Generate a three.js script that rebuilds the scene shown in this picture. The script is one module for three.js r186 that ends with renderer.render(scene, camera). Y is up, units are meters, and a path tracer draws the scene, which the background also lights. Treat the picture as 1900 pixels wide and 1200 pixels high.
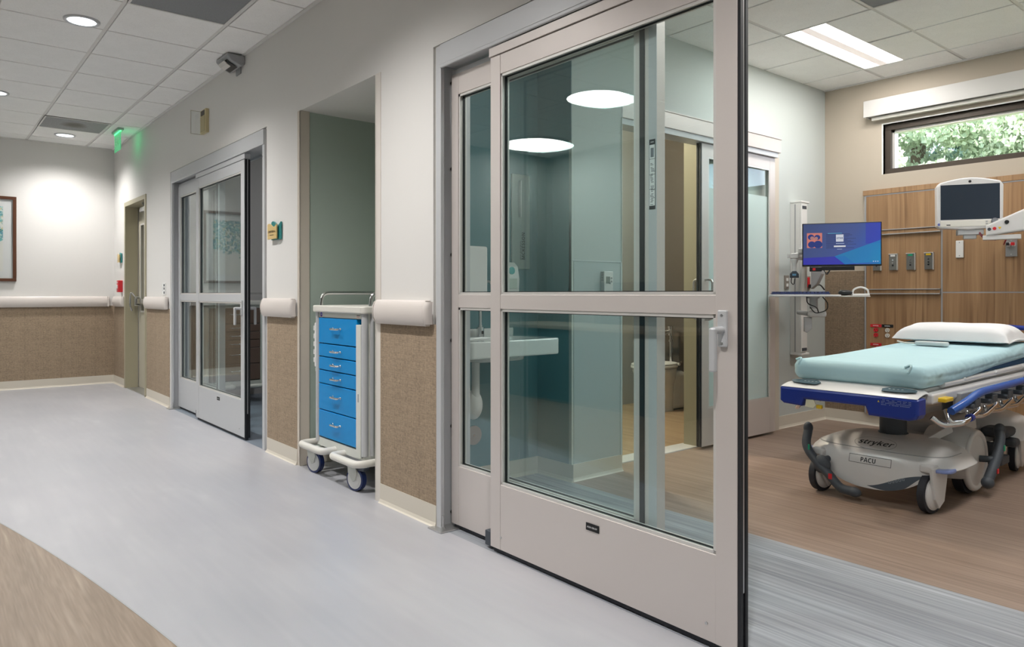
import * as THREE from 'three';
import { RoundedBoxGeometry } from 'three/addons/geometries/RoundedBoxGeometry.js';
import { DecalGeometry } from 'three/addons/geometries/DecalGeometry.js';
import { mergeGeometries } from 'three/addons/utils/BufferGeometryUtils.js';
import { RectAreaLightUniformsLib } from 'three/addons/lights/RectAreaLightUniformsLib.js';

// ---------------------------------------------------------------- camera, sky, sun, exposure
RectAreaLightUniformsLib.init();
const scene = new THREE.Scene();
const W = 1900, H = 1200, FOCAL = 1351.5, YAW = THREE.MathUtils.degToRad(39.32);
const camera = new THREE.PerspectiveCamera(2 * Math.atan(H / 2 / FOCAL) * 180 / Math.PI, W / H, 0.05, 200);
camera.position.set(0, 1.1, 1.905);
camera.lookAt(-Math.cos(YAW), 1.1, 1.905 - Math.sin(YAW));
camera.setViewOffset(W, H, 0, 55, W, H);          // vertical shift lens, horizon at row 545
scene.add(camera);
const renderer = new THREE.WebGLRenderer({ antialias: true });
renderer.toneMapping = THREE.LinearToneMapping;
renderer.toneMappingExposure = 1.0;
renderer.shadowMap.enabled = true;
const lin = (r, g, b) => new THREE.Color().setRGB(r, g, b);
scene.background = lin(3.6, 4.1, 4.8);
const sun = new THREE.DirectionalLight(lin(1, 0.96, 0.88), 13);
sun.position.set(9, 20, 9); sun.target.position.set(-2, 2, -9);
sun.castShadow = true; sun.shadow.mapSize.set(2048, 2048);
Object.assign(sun.shadow.camera, { left: -20, right: 20, top: 20, bottom: -20, near: 1, far: 60 });
scene.add(sun, sun.target);
// strengths of the ceiling fittings (used by their builders)
const TROFFER = 18.5, DOWN = 16.5, ROUND = 17, BATH = 14;

// ---------------------------------------------------------------- helpers
let seed = 7;
const rnd = () => (seed = (seed * 1664525 + 1013904223) >>> 0) / 4294967296;
const V = (x, y, z) => new THREE.Vector3(x, y, z);
const taken = {};
function numbered(n) { const k = taken[n] = (taken[n] ?? -1) + 1; return k ? `${n}_${String(k).padStart(3, '0')}` : n; }
function metricUV(g) {
  const p = g.attributes.position, n = g.attributes.normal, uv = new Float32Array(p.count * 2);
  for (let i = 0; i < p.count; i++) {
    const ax = Math.abs(n.getX(i)), ay = Math.abs(n.getY(i)), az = Math.abs(n.getZ(i));
    const u = ay > ax && ay > az ? p.getX(i) : ax > az ? p.getZ(i) : p.getX(i);
    const v = ay > ax && ay > az ? p.getZ(i) : p.getY(i);
    uv[2 * i] = u; uv[2 * i + 1] = v;
  }
  g.setAttribute('uv', new THREE.BufferAttribute(uv, 2)); return g;
}
function B(x0, x1, y0, y1, z0, z1, bevel = 0) {           // box between two corners, uv in metres
  const w = Math.abs(x1 - x0), h = Math.abs(y1 - y0), d = Math.abs(z1 - z0);
  const g = bevel ? new RoundedBoxGeometry(w, h, d, 2, Math.min(bevel, w / 2.01, h / 2.01, d / 2.01)) : new THREE.BoxGeometry(w, h, d);
  g.translate((x0 + x1) / 2, (y0 + y1) / 2, (z0 + z1) / 2);
  return metricUV(g);
}
const C = (r, h, x, y, z, axis = 'y', r2 = r, seg = 28) => {  // cylinder centred at a point
  const g = new THREE.CylinderGeometry(r2, r, h, seg);
  if (axis === 'x') g.rotateZ(-Math.PI / 2); if (axis === 'z') g.rotateX(Math.PI / 2);
  return g.translate(x, y, z);
};
const S = (r, x, y, z, sx = 1, sy = 1, sz = 1) => new THREE.SphereGeometry(r, 24, 16).scale(sx, sy, sz).translate(x, y, z);
function T(pts, r, { tension = 0.5, closed = false, seg = 0, rad = 10 } = {}) {  // tube along points
  const c = new THREE.CatmullRomCurve3(pts.map(p => V(...p)), closed, 'catmullrom', tension);
  return new THREE.TubeGeometry(c, seg || pts.length * 8, r, rad, closed);
}
function P(pts, r, fillet = 0.03, rad = 12) {               // pipe with straight runs and rounded corners
  const v = pts.map(p => V(...p)), path = new THREE.CurvePath(); let at = v[0];
  for (let i = 1; i < v.length; i++) {
    if (i === v.length - 1) { path.add(new THREE.LineCurve3(at, v[i])); break; }
    const a = v[i].clone().sub(v[i - 1]), b = v[i + 1].clone().sub(v[i]);
    const f = Math.min(fillet, a.length() * 0.48, b.length() * 0.48);
    const s = v[i].clone().addScaledVector(a.normalize(), -f), e = v[i].clone().addScaledVector(b.normalize(), f);
    path.add(new THREE.LineCurve3(at, s)); path.add(new THREE.QuadraticBezierCurve3(s, v[i], e)); at = e;
  }
  const dense = []; for (const c of path.curves) for (const q of c.getPoints(c.isLineCurve3 ? 2 : 6)) if (!dense.length || dense[dense.length - 1].distanceTo(q) > 1e-4) dense.push(q);
  const c = new THREE.CatmullRomCurve3(dense, false, 'centripetal');
  const g = new THREE.TubeGeometry(c, dense.length * 3, r, rad);
  const capA = new THREE.CircleGeometry(r, rad), capB = capA.clone();
  capA.lookAt(c.getTangent(0).negate()); capA.translate(dense[0].x, dense[0].y, dense[0].z);
  const l = dense[dense.length - 1]; capB.lookAt(c.getTangent(1)); capB.translate(l.x, l.y, l.z);
  return merge([g, capA, capB]);
}
const rod = (a, b, r) => P([a, b], r);
function merge(gs) {
  gs = gs.map(g => { const o = g.index ? g.toNonIndexed() : g; for (const k of Object.keys(o.attributes)) if (!['position', 'normal', 'uv'].includes(k)) o.deleteAttribute(k); return o; });
  return gs.length > 1 ? mergeGeometries(gs) : gs[0];
}
function add(parent, name, gs, mat) {                       // one named part
  const m = new THREE.Mesh(Array.isArray(gs) ? merge(gs) : gs, mat);
  m.name = name; m.castShadow = m.receiveShadow = true; parent.add(m); return m;
}
function tag(o, label, category, group, kind) {
  Object.assign(o.userData, { label, category }); if (group) o.userData.group = group; if (kind) o.userData.kind = kind; return o;
}
function thing(name, label, category, pos = [0, 0, 0], turn = 0, group, kind) {
  const o = new THREE.Group(); o.name = numbered(name); o.position.set(...pos); o.rotation.y = turn; scene.add(o);
  return tag(o, label, category, group, kind);
}
function solo(name, label, category, gs, mat, group, kind) { return tag(add(scene, numbered(name), gs, mat), label, category, group, kind); }
const struct = (name, label, category, gs, mat) => solo(name, label, category, gs, mat, null, 'structure');
function ext(shapePts, depth, bevel = 0, holes = []) {      // extrude an outline in xy by depth along +z
  const s = new THREE.Shape(shapePts.map(p => new THREE.Vector2(...p)));
  for (const h of holes) s.holes.push(new THREE.Path(h.map(p => new THREE.Vector2(...p))));
  return new THREE.ExtrudeGeometry(s, { depth: depth - 2 * bevel, bevelEnabled: bevel > 0, bevelThickness: bevel, bevelSize: bevel, bevelOffset: -bevel, bevelSegments: 2, curveSegments: 12 }).translate(0, 0, bevel);
}
function slab(pts, top, th) { return metricUV(ext(pts.map(([x, z]) => [x, -z]), th).rotateX(-Math.PI / 2).translate(0, top - th, 0)); } // floor outline in xz
function rrect(w, h, r, n = 6, cx = 0, cy = 0) {
  const o = []; for (const [sx, sy, a] of [[1, 1, 0], [-1, 1, 90], [-1, -1, 180], [1, -1, 270]])
    for (let i = 0; i <= n; i++) { const t = (a + 90 * i / n) * Math.PI / 180; o.push([cx + sx * (w / 2 - r) + r * Math.cos(t), cy + sy * (h / 2 - r) + r * Math.sin(t)]); }
  return o;
}
function gridG(nu, nv, f) {                                 // surface from a function of u, v in 0..1
  const pos = [], uv = [], idx = [];
  for (let j = 0; j <= nv; j++) for (let i = 0; i <= nu; i++) { pos.push(...f(i / nu, j / nv)); uv.push(i / nu, j / nv); }
  for (let j = 0; j < nv; j++) for (let i = 0; i < nu; i++) { const a = j * (nu + 1) + i, b = a + 1, c = a + nu + 1, d = c + 1; idx.push(a, c, b, b, c, d); }
  const g = new THREE.BufferGeometry(); g.setAttribute('position', new THREE.Float32BufferAttribute(pos, 3)); g.setAttribute('uv', new THREE.Float32BufferAttribute(uv, 2)); g.setIndex(idx); g.computeVertexNormals(); return g;
}
const lathe = (pts, seg = 36) => new THREE.LatheGeometry(pts.map(p => new THREE.Vector2(...p)), seg);

// ---------------------------------------------------------------- textures
function hash(x, y, s) { let h = (x * 374761393 + y * 668265263 + s * 1442695041) | 0; h = Math.imul(h ^ (h >>> 13), 1274126177); return ((h ^ (h >>> 16)) >>> 0) / 4294967296; }
function vn(x, y, px, py, s) {                              // periodic value noise
  const xi = Math.floor(x), yi = Math.floor(y), fx = x - xi, fy = y - yi, u = fx * fx * (3 - 2 * fx), v = fy * fy * (3 - 2 * fy);
  const m = (a, n) => ((a % n) + n) % n, h = (i, j) => hash(m(xi + i, px), m(yi + j, py), s);
  return (h(0, 0) * (1 - u) + h(1, 0) * u) * (1 - v) + (h(0, 1) * (1 - u) + h(1, 1) * u) * v;
}
function fb(u, v, fx, fy, s, oct = 4) { let a = 0, k = 0.5, t = 0; for (let o = 0; o < oct; o++) { a += k * vn(u * fx, v * fy, fx, fy, s + o); t += k; k *= 0.55; fx *= 2; fy *= 2; } return a / t; }
function tex(w, h, metres, fn, color = true) {              // computed repeating texture, fn(u, v, x, y) -> [r,g,b] 0..255
  const d = new Uint8Array(w * h * 4);
  for (let y = 0; y < h; y++) for (let x = 0; x < w; x++) { const c = fn(x / w, y / h, x, y), i = (y * w + x) * 4; d[i] = Math.max(0, Math.min(255, c[0])); d[i + 1] = Math.max(0, Math.min(255, c[1])); d[i + 2] = Math.max(0, Math.min(255, c[2])); d[i + 3] = 255; }
  const t = new THREE.DataTexture(d, w, h); t.wrapS = t.wrapT = THREE.RepeatWrapping; t.magFilter = THREE.LinearFilter; t.minFilter = THREE.LinearMipmapLinearFilter; t.generateMipmaps = true;
  t.repeat.set(1 / metres[0], 1 / metres[1]); if (color) t.colorSpace = THREE.SRGBColorSpace; t.needsUpdate = true; return t;
}
function print(w, h, draw) {                                // flat print: lettering, screens, labels
  const c = document.createElement('canvas'); c.width = w; c.height = h; const x = c.getContext('2d'); draw(x, w, h);
  const t = new THREE.CanvasTexture(c); t.colorSpace = THREE.SRGBColorSpace; return t;
}
const shade = (c, k) => [c[0] * k, c[1] * k, c[2] * k];
const mix = (a, b, t) => [a[0] + (b[0] - a[0]) * t, a[1] + (b[1] - a[1]) * t, a[2] + (b[2] - a[2]) * t];
const weave = (base, metres) => tex(512, 512, [metres, metres], (u, v, x, y) => {
  const hx = hash(x >> 1, 3, 11), hy = hash(y >> 1, 5, 12), a = vn(u * 30, v * 170, 30, 170, 3), b = vn(u * 170, v * 30, 170, 30, 4);
  const up = (x + y) % 4 < 2 ? hx * 0.6 + b * 0.4 : hy * 0.6 + a * 0.4;
  return shade(base, 0.82 + 0.26 * up + 0.12 * (a - 0.5) + 0.12 * (b - 0.5) + 0.05 * (fb(u, v, 5, 5, 9) - 0.5));
});
const streaks = (c1, c2, metres, fineF = 200) => tex(1024, 1024, metres, (u, v) => {   // long fibres along u
  const a = fb(u, v, 3, fineF / 2, 21, 3), b = vn(u * 9, v * fineF, 9, fineF, 31), c = fb(u, v, 2, 6, 41, 3);
  return mix(c1, c2, Math.max(0, Math.min(1, 0.62 * a + 0.40 * b + 0.22 * c - 0.12)));
});
const T_FABRIC = weave([163, 143, 120], 0.36);
const T_FABRIC2 = weave([144, 124, 102], 0.36);
const T_FLOORROOM = streaks([118, 99, 87], [168, 147, 132], [2.4, 1.2], 190);
const T_FLOORSTRIP = streaks([112, 116, 122], [182, 186, 192], [2.4, 1.2], 150);
const T_FLOORBATH = streaks([146, 120, 90], [192, 166, 134], [2.4, 1.2], 60);
const T_HALLWOOD = tex(1024, 1024, [2.0, 1.0], (u, v) => {
  const w = v + 0.02 * (fb(u, v, 4, 4, 61) - 0.5), a = fb(u, w, 4, 40, 51, 4), b = vn(u * 24, w * 220, 24, 220, 52), k = Math.pow(vn(u * 5, w * 64, 5, 64, 53), 5);
  return mix(mix([112, 97, 83], [162, 145, 128], 0.65 * a + 0.3 * b), [190, 176, 160], 0.5 * k);
});
const T_HALLFLOOR = tex(1024, 1024, [3, 3], (u, v) => {
  const a = fb(u, v, 4, 6, 71, 5), b = vn(u * 10, v * 160, 10, 160, 72), c = fb(u, v, 3, 3, 73, 3), k = Math.pow(fb(u, v, 8, 26, 74, 3), 4);
  return mix(mix([160, 162, 168], [176, 175, 180], c), [196, 196, 198], 0.35 * a + 0.12 * b + 0.6 * k - 0.1);
});
const T_OAK = tex(1024, 1024, [1.1, 2.2], (u, v) => {        // grain along v
  const x = u + 0.012 * (fb(u, v, 3, 3, 81) - 0.5) * 2, a = fb(x, v, 26, 2, 82, 4), b = vn(x * 210, v * 10, 210, 10, 83), c = fb(x, v, 8, 1, 84, 2), k = Math.pow(vn(x * 90, v * 5, 90, 5, 85), 4);
  return mix(mix([132, 99, 68], [190, 155, 117], 0.62 * a + 0.24 * b + 0.30 * c - 0.04), [108, 78, 52], 0.6 * k);
});
const T_TILE = tex(256, 256, [0.6, 0.6], (u, v, x, y) => { const s = hash(x, y, 91) < 0.05 ? 18 : 0, k = 246 - s + 5 * (fb(u, v, 8, 8, 92) - 0.5); return [k, k, k - 2]; });
const T_PERF = tex(512, 512, [0.155, 0.155], (u, v) => { const s = 24, a = (u * s) % 1 - 0.5, b = (v * s) % 1 - 0.5, k = a * a + b * b < 0.08 ? 60 : 150; return [k, k + 3, k + 6]; });
const T_PERF_STAIN = tex(512, 512, [0.605, 0.605], (u, v) => {
  const s = 78, a = (u * s) % 1 - 0.5, b = (v * s) % 1 - 0.5, d = Math.hypot((u - 0.5) * 1.5, (v - 0.5) * 1.9) + 0.14 * (fb(u, v, 9, 9, 95) - 0.5);
  const soot = Math.max(0, Math.min(1, (0.42 - d) / 0.28)), k = a * a + b * b < 0.08 ? 70 : 158; return mix([k, k + 2, k + 3], [88, 84, 74], 0.8 * soot);
});
const T_PLASTER = tex(256, 256, [0.5, 0.5], (u, v) => { const k = 128 + 90 * (fb(u, v, 30, 30, 97, 3) - 0.5); return [k, k, k]; }, false);

// ---------------------------------------------------------------- materials
const mat = (c, rough = 0.6, o = {}) => new THREE.MeshPhysicalMaterial({ color: Array.isArray(c) ? lin(...c) : c, roughness: rough, ...o });
const paint = c => mat(c, 0.62, { bumpMap: T_PLASTER, bumpScale: 0.0004 });
const M = {
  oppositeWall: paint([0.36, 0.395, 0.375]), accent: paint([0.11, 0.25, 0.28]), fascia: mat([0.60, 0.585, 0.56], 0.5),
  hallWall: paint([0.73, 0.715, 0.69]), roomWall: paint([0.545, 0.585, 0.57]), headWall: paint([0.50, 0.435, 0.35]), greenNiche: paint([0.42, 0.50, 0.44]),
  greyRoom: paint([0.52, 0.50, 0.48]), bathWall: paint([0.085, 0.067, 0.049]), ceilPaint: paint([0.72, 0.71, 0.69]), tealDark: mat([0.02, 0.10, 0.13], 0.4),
  fabric: mat(0xffffff, 0.85, { map: T_FABRIC }), fabric2: mat(0xffffff, 0.85, { map: T_FABRIC2 }),
  hallFloor: mat(0xffffff, 0.34, { map: T_HALLFLOOR }), hallWood: mat(0xffffff, 0.42, { map: T_HALLWOOD }), roomFloor: mat(0xffffff, 0.42, { map: T_FLOORROOM }), stripFloor: mat(0xffffff, 0.4, { map: T_FLOORSTRIP }), bathFloor: mat(0xffffff, 0.4, { map: T_FLOORBATH }),
  marble: mat([0.72, 0.70, 0.68], 0.3), rail: mat([0.68, 0.625, 0.585], 0.42), cove: mat([0.66, 0.61, 0.52], 0.42), guard: mat([0.60, 0.54, 0.46], 0.5), guardPale: mat([0.70, 0.655, 0.60], 0.5),
  tile: mat(0xffffff, 0.9, { map: T_TILE }), tee: mat([0.72, 0.71, 0.69], 0.5), perf: mat(0xffffff, 0.6, { map: T_PERF }), perfStain: mat(0xffffff, 0.7, { map: T_PERF_STAIN }), dark: mat([0.012, 0.013, 0.016], 0.5), rubber: mat([0.02, 0.022, 0.03], 0.6),
  alu: mat([0.68, 0.625, 0.595], 0.42, { metalness: 0.35 }), aluPale: mat([0.70, 0.68, 0.65], 0.4, { metalness: 0.4 }), aluCool: mat([0.57, 0.58, 0.595], 0.4, { metalness: 0.22 }), chrome: mat([0.75, 0.75, 0.76], 0.12, { metalness: 1 }), steel: mat([0.55, 0.55, 0.55], 0.3, { metalness: 0.9 }),
  glass: mat([0.91, 0.965, 0.96], 0.0, { transmission: 1, thickness: 0, ior: 1.5 }), frost: mat([0.78, 0.90, 0.885], 0.6, { transmission: 0.45, thickness: 0, ior: 1.6 }), clear: mat([0.97, 0.98, 0.98], 0.0, { transmission: 1, thickness: 0, ior: 1.5 }),
  white: mat([0.78, 0.78, 0.76], 0.4), offwhite: mat([0.72, 0.70, 0.64], 0.42), putty: mat([0.66, 0.67, 0.62], 0.45), grey: mat([0.36, 0.37, 0.38], 0.45), charcoal: mat([0.055, 0.065, 0.08], 0.55), black: mat([0.01, 0.011, 0.013], 0.35),
  porcelain: mat([0.82, 0.82, 0.80], 0.12, { clearcoat: 0.6, clearcoatRoughness: 0.05 }), blue: mat([0.0, 0.25, 0.62], 0.4, { specularIntensity: 0.6 }), browndraw: mat([0.16, 0.105, 0.08], 0.4), navy: mat([0.015, 0.03, 0.12], 0.4),
  olive: mat([0.40, 0.365, 0.255], 0.45), oliveDoor: mat([0.46, 0.43, 0.34], 0.5), bronze: mat([0.075, 0.058, 0.045], 0.45, { metalness: 0.3 }), red: mat([0.62, 0.02, 0.03], 0.4), oak: mat(0xffffff, 0.45, { map: T_OAK }), seamGrey: mat([0.42, 0.42, 0.43], 0.4, { metalness: 0.3 }),
  bedBlue: mat([0.012, 0.035, 0.27], 0.32), bedRail: mat([0.02, 0.10, 0.42], 0.25), lavender: mat([0.20, 0.26, 0.52], 0.35), bedWhite: mat([0.68, 0.67, 0.665], 0.3, { clearcoat: 0.25, clearcoatRoughness: 0.2 }), bedGrey: mat([0.43, 0.43, 0.44], 0.4),
  sheet: mat([0.45, 0.66, 0.715], 0.9, { sheen: 0.4, sheenRoughness: 0.6, sheenColor: lin(0.6, 0.8, 0.85) }), linen: mat([0.82, 0.82, 0.83], 0.85), yellow: mat([0.75, 0.50, 0.02], 0.4), green: mat([0.01, 0.30, 0.16], 0.4),
};
const decal = (w, h, draw, rough = 0.5) => mat(0xffffff, rough, { map: print(w, h, draw), transparent: true, polygonOffset: true, polygonOffsetFactor: -2 });
const glow = (r, g, b) => new THREE.MeshStandardMaterial({ color: lin(0.8, 0.8, 0.8), emissive: lin(r, g, b), roughness: 0.5 });

// ---------------------------------------------------------------- floors
const CEIL = 2.888, X0 = -10.1, X1 = 3.0, TOP = 3.05;
const arcZ = x => 20.13 - Math.sqrt(361 - (x + 0.115) ** 2);
const arcPts = []; for (let i = 0; i <= 60; i++) { const x = X0 + (X1 - X0) * i / 60; arcPts.push([x, arcZ(x)]); }
const hallBack = [[X0, 0], [X1, 0]];
struct('floor', 'pale grey sheet vinyl floor of the corridor', 'floor', slab([[X0, 0], ...arcPts, [X1, 0]], 0, 0.06), M.hallFloor);
struct('floor', 'brown wood grain vinyl floor bounded by a long curve in the corridor', 'floor', slab([...arcPts, [X1, 4.6], [X0, 4.6]], 0, 0.06), M.hallWood);
struct('floor', 'thin dark joint between grey and brown corridor vinyl', 'floor', slab([...arcPts.map(([x, z]) => [x, z - 0.003]), ...arcPts.slice().reverse().map(([x, z]) => [x, z + 0.003])], 0.0006, 0.01), M.grey);
struct('floor', 'grey streaked vinyl strip just inside the patient room door', 'floor', slab([[-3.4, 0], [0.7, 0], [0.7, -1.06], [-3.4, -1.06]], 0, 0.06), M.stripFloor);
struct('floor', 'brown streaked vinyl floor of the patient room', 'floor', slab([[-3.4, -1.06], [0.7, -1.06], [0.7, -4.4], [-3.22, -4.4], [-3.22, -1.5], [-3.4, -1.5]], 0, 0.06), M.roomFloor);
struct('floor', 'light wood plank vinyl floor of the bathroom', 'floor', slab([[-3.34, -1.5], [-3.34, -4.4], [-5.0, -4.4], [-5.0, -1.5]], 0, 0.06), M.bathFloor);
struct('floor', 'grey floor of the storage niche behind the blue cart', 'floor', slab([[-4.5, 0], [-3.41, 0], [-3.41, -0.8], [-4.5, -0.8]], 0, 0.06), M.hallFloor);
struct('floor', 'blue grey vinyl floor of the far room behind the open sliding door', 'floor', slab([[-8.1, 0], [-5.0, 0], [-5.0, -4.2], [-8.1, -4.2]], 0, 0.06), mat([0.20, 0.235, 0.28], 0.4));
struct('trim_1', 'white marble threshold of the bathroom doorway', 'threshold', B(-3.34, -3.2, -0.01, 0.008, -2.45, -1.5, 0.003), M.marble);
struct('trim_2', 'steel sill plate under the olive metal door frame', 'threshold', B(-9.4, -8.55, 0, 0.008, -0.3, 0), M.steel);
struct('floor', 'floor slab behind the olive metal door', 'floor', slab([[-9.6, 0], [-8.2, 0], [-8.2, -0.6], [-9.6, -0.6]], -0.001, 0.06), M.hallFloor);

// ---------------------------------------------------------------- walls
const wt = -0.14;
struct('wall_right', 'off white painted corridor wall with door openings and a niche', 'wall', [
  B(X0 - 0.15, -9.45, 0, TOP, wt, 0), B(-9.45, -8.5, 2.13, TOP, wt, 0), B(-8.5, -7.53, 0, TOP, wt, 0), B(-7.53, -5.04, 2.272, TOP, wt, 0), B(-5.04, -4.5, 0, TOP, wt, 0),
  B(-4.5, -3.42, 2.272, TOP, wt, 0), B(-3.42, -2.916, 0, TOP, wt, 0), B(-2.916, -0.43, 2.272, TOP, wt, 0), B(-0.43, X1, 0, TOP, wt, 0)], M.hallWall);
struct('wall_end', 'off white wall closing the corridor, hung with a framed watercolour', 'wall', B(X0 - 0.15, X0, 0, TOP, 0, 4.6), M.hallWall);
struct('wall_opposite', 'grey green wall of the open nurse station area across the corridor', 'wall', [B(X0, -7.1, 0, TOP, 2.45, 4.6), B(-7.1, X1, 0, TOP, 4.45, 4.6)], M.oppositeWall);
struct('wall_near', 'off white wall at the camera end of the corridor', 'wall', B(X1, X1 + 0.15, 0, TOP, wt, 4.6), M.hallWall);
// patient room shell
struct('wall_front', 'pale green inner face of the patient room front wall', 'wall', [B(-3.4, -2.916, 0, TOP, -0.17, wt), B(-2.916, -0.43, 2.272, TOP, -0.17, wt), B(-0.43, 0.7, 0, TOP, -0.17, wt)], M.roomWall);
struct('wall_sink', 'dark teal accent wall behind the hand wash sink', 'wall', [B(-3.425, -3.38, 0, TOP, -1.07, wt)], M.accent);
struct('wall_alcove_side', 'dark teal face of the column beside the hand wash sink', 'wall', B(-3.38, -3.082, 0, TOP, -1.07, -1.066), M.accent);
struct('wall_column', 'pale green column beside the bathroom doorway', 'wall', B(-3.5, -3.08, 0, TOP, -1.5, -1.07), M.roomWall);
struct('wall_left', 'pale green wall with the sliding bathroom door', 'wall', [B(-3.31, -3.22, 2.24, TOP, -2.45, -1.5), B(-3.31, -3.22, 0, TOP, -4.45, -2.45)], M.roomWall);
struct('wall_head', 'tan wall behind the bed with a high strip window', 'wall', [
  B(-3.22, -2.72, 0, TOP, -4.45, -4.3), B(-2.72, 0.3, 0, 2.09, -4.45, -4.3), B(-2.72, 0.3, 2.5, TOP, -4.45, -4.3), B(0.3, 0.85, 0, TOP, -4.45, -4.3)], M.headWall);
struct('wall_room_right', 'pale green wall on the far side of the bed', 'wall', B(0.7, 0.85, 0, TOP, -4.3, wt), M.roomWall);
// bathroom
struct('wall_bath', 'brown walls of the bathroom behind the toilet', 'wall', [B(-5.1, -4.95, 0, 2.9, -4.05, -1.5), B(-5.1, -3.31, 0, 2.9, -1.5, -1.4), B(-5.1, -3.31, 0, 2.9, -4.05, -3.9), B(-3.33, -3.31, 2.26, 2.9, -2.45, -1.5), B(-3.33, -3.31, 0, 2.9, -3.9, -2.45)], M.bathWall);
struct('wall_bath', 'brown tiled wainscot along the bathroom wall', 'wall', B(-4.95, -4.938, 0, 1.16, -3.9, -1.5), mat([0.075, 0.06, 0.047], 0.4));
struct('ceiling_bath', 'painted bathroom ceiling', 'ceiling', B(-5.1, -3.31, 2.888, 3.0, -4.05, -1.4), M.ceilPaint);
struct('baseboard_bath', 'brown base along the bathroom wall', 'baseboard', B(-4.938, -4.925, 0, 0.1, -3.9, -1.5), mat([0.22, 0.17, 0.13], 0.5));
struct('trim_3', 'olive metal jamb of the bathroom doorway', 'door frame', B(-3.315, -3.205, 0, 2.24, -2.452, -2.43), M.olive);
// niche
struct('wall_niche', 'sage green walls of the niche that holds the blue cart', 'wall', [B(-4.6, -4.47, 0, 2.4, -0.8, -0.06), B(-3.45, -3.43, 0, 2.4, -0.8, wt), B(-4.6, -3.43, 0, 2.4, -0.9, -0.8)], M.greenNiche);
struct('ceiling_niche', 'off white soffit of the cart niche', 'ceiling', B(-4.5, -3.42, 2.272, 2.4, -0.85, -0.14), M.hallWall);
struct('baseboard_niche', 'cream base inside the cart niche', 'baseboard', [B(-4.47, -4.462, 0, 0.1, -0.8, -0.06), B(-4.47, -3.45, 0, 0.1, -0.8, -0.792)], M.cove);
struct('trim_4', 'beige corner guard on the left edge of the cart niche', 'corner guard', [B(-4.5, -4.455, 0, 2.272, 0, 0.004), B(-4.47, -4.455, 0, 2.272, -0.06, 0.004, 0.002)], M.guard);
struct('trim_5', 'pale corner guard on the right edge of the cart niche', 'corner guard', [B(-3.475, -3.418, 0, 2.272, 0, 0.004), B(-3.475, -3.46, 0, 2.272, -0.09, 0.004, 0.002)], M.guardPale);
// far room
struct('wall_far_room', 'grey walls of the far room behind the sliding door', 'wall', [B(-8.1, -8.0, 0, TOP, -4.2, wt), B(-8.1, -4.95, 0, TOP, -4.3, -4.2), B(-5.0, -4.9, 0, TOP, -4.2, wt), B(-8.1, -7.53, 0, TOP, -0.16, wt)], M.greyRoom);
struct('ceiling_far_room', 'ceiling of the far room', 'ceiling', B(-8.1, -4.9, CEIL, TOP, -4.3, wt), M.ceilPaint);
struct('wall_vestibule', 'walls behind the olive metal door', 'wall', [B(-9.7, -9.6, 0, TOP, -0.7, wt), B(-8.35, -8.25, 0, TOP, -0.7, wt), B(-9.7, -8.25, 0, TOP, -0.7, -0.6), B(-9.7, -8.25, 2.4, 2.5, -0.6, wt)], M.greyRoom);
// roofs that keep the daylight out
struct('roof', 'flat roof slab over the building', 'roof', B(X0 - 0.3, X1 + 0.3, TOP, TOP + 0.25, -4.6, 4.75), M.ceilPaint);

// wall protection, rails, bases on the corridor walls
const wains = (x0, x1) => struct('trim_6', 'brown woven wall covering below the bumper rail', 'wall covering', B(x0, x1, 0.1, 0.955, 0, 0.004), M.fabric);
struct('trim_6', 'brown woven wall covering between niche and near sliding door', 'wall covering', B(-3.418, -2.884, 0.1, 0.955, 0, 0.004), M.fabric);
struct('trim_7', 'brown woven wall covering between far sliding door and niche', 'wall covering', B(-5.02, -4.5, 0.1, 0.955, 0, 0.004), M.fabric);
struct('trim_8', 'brown woven wall covering between olive door frame and far sliding door', 'wall covering', B(-8.45, -7.55, 0.1, 0.955, 0, 0.004), M.fabric);
struct('trim_9', 'brown woven wall covering between corridor corner and olive door frame', 'wall covering', B(X0, -9.5, 0.1, 0.955, 0, 0.004), M.fabric);
struct('trim_10', 'brown woven wall covering under the framed watercolour', 'wall covering', B(X0, X0 + 0.004, 0.1, 0.955, 0.004, 2.45), M.fabric);
const coveG = (x0, x1) => { const g = ext([[0, 0.1], [0.006, 0.1], [0.007, 0.02], [0.013, 0.006], [0.02, 0], [0, 0]], Math.abs(x1 - x0)); return metricUV(g.rotateY(-Math.PI / 2).scale(1, 1, 1).translate(0, 0, 0).rotateY(0)).translate(Math.max(x0, x1), 0, 0); };
struct('baseboard_right', 'cream cove base along the corridor wall', 'baseboard', [[-3.418, -2.884], [-5.02, -4.5], [-8.45, -7.55], [X0, -9.5]].map(([a, b]) => coveG(a, b)), M.cove);
const coveEnd = ext([[0, 0.1], [0.006, 0.1], [0.007, 0.02], [0.013, 0.006], [0.02, 0], [0, 0]], 2.45).translate(X0, 0, 0);
struct('baseboard_end', 'cream cove base under the framed watercolour', 'baseboard', coveEnd, M.cove);
const coveZ = (z0, z1, x) => ext([[0, 0.1], [0.006, 0.1], [0.007, 0.02], [0.013, 0.006], [0.02, 0], [0, 0]], z1 - z0).translate(x, 0, z0);
struct('baseboard_left', 'cream cove base of the patient room', 'baseboard', [coveZ(-4.3, -3.5, -3.22), coveZ(-1.5, -1.07, -3.08), coveZ(-1.07, -0.17, -3.38), coveG(-3.38, -3.06).translate(0, 0, -1.07), coveG(-3.22, 0.7).translate(0, 0, -4.3)], M.cove);
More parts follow.
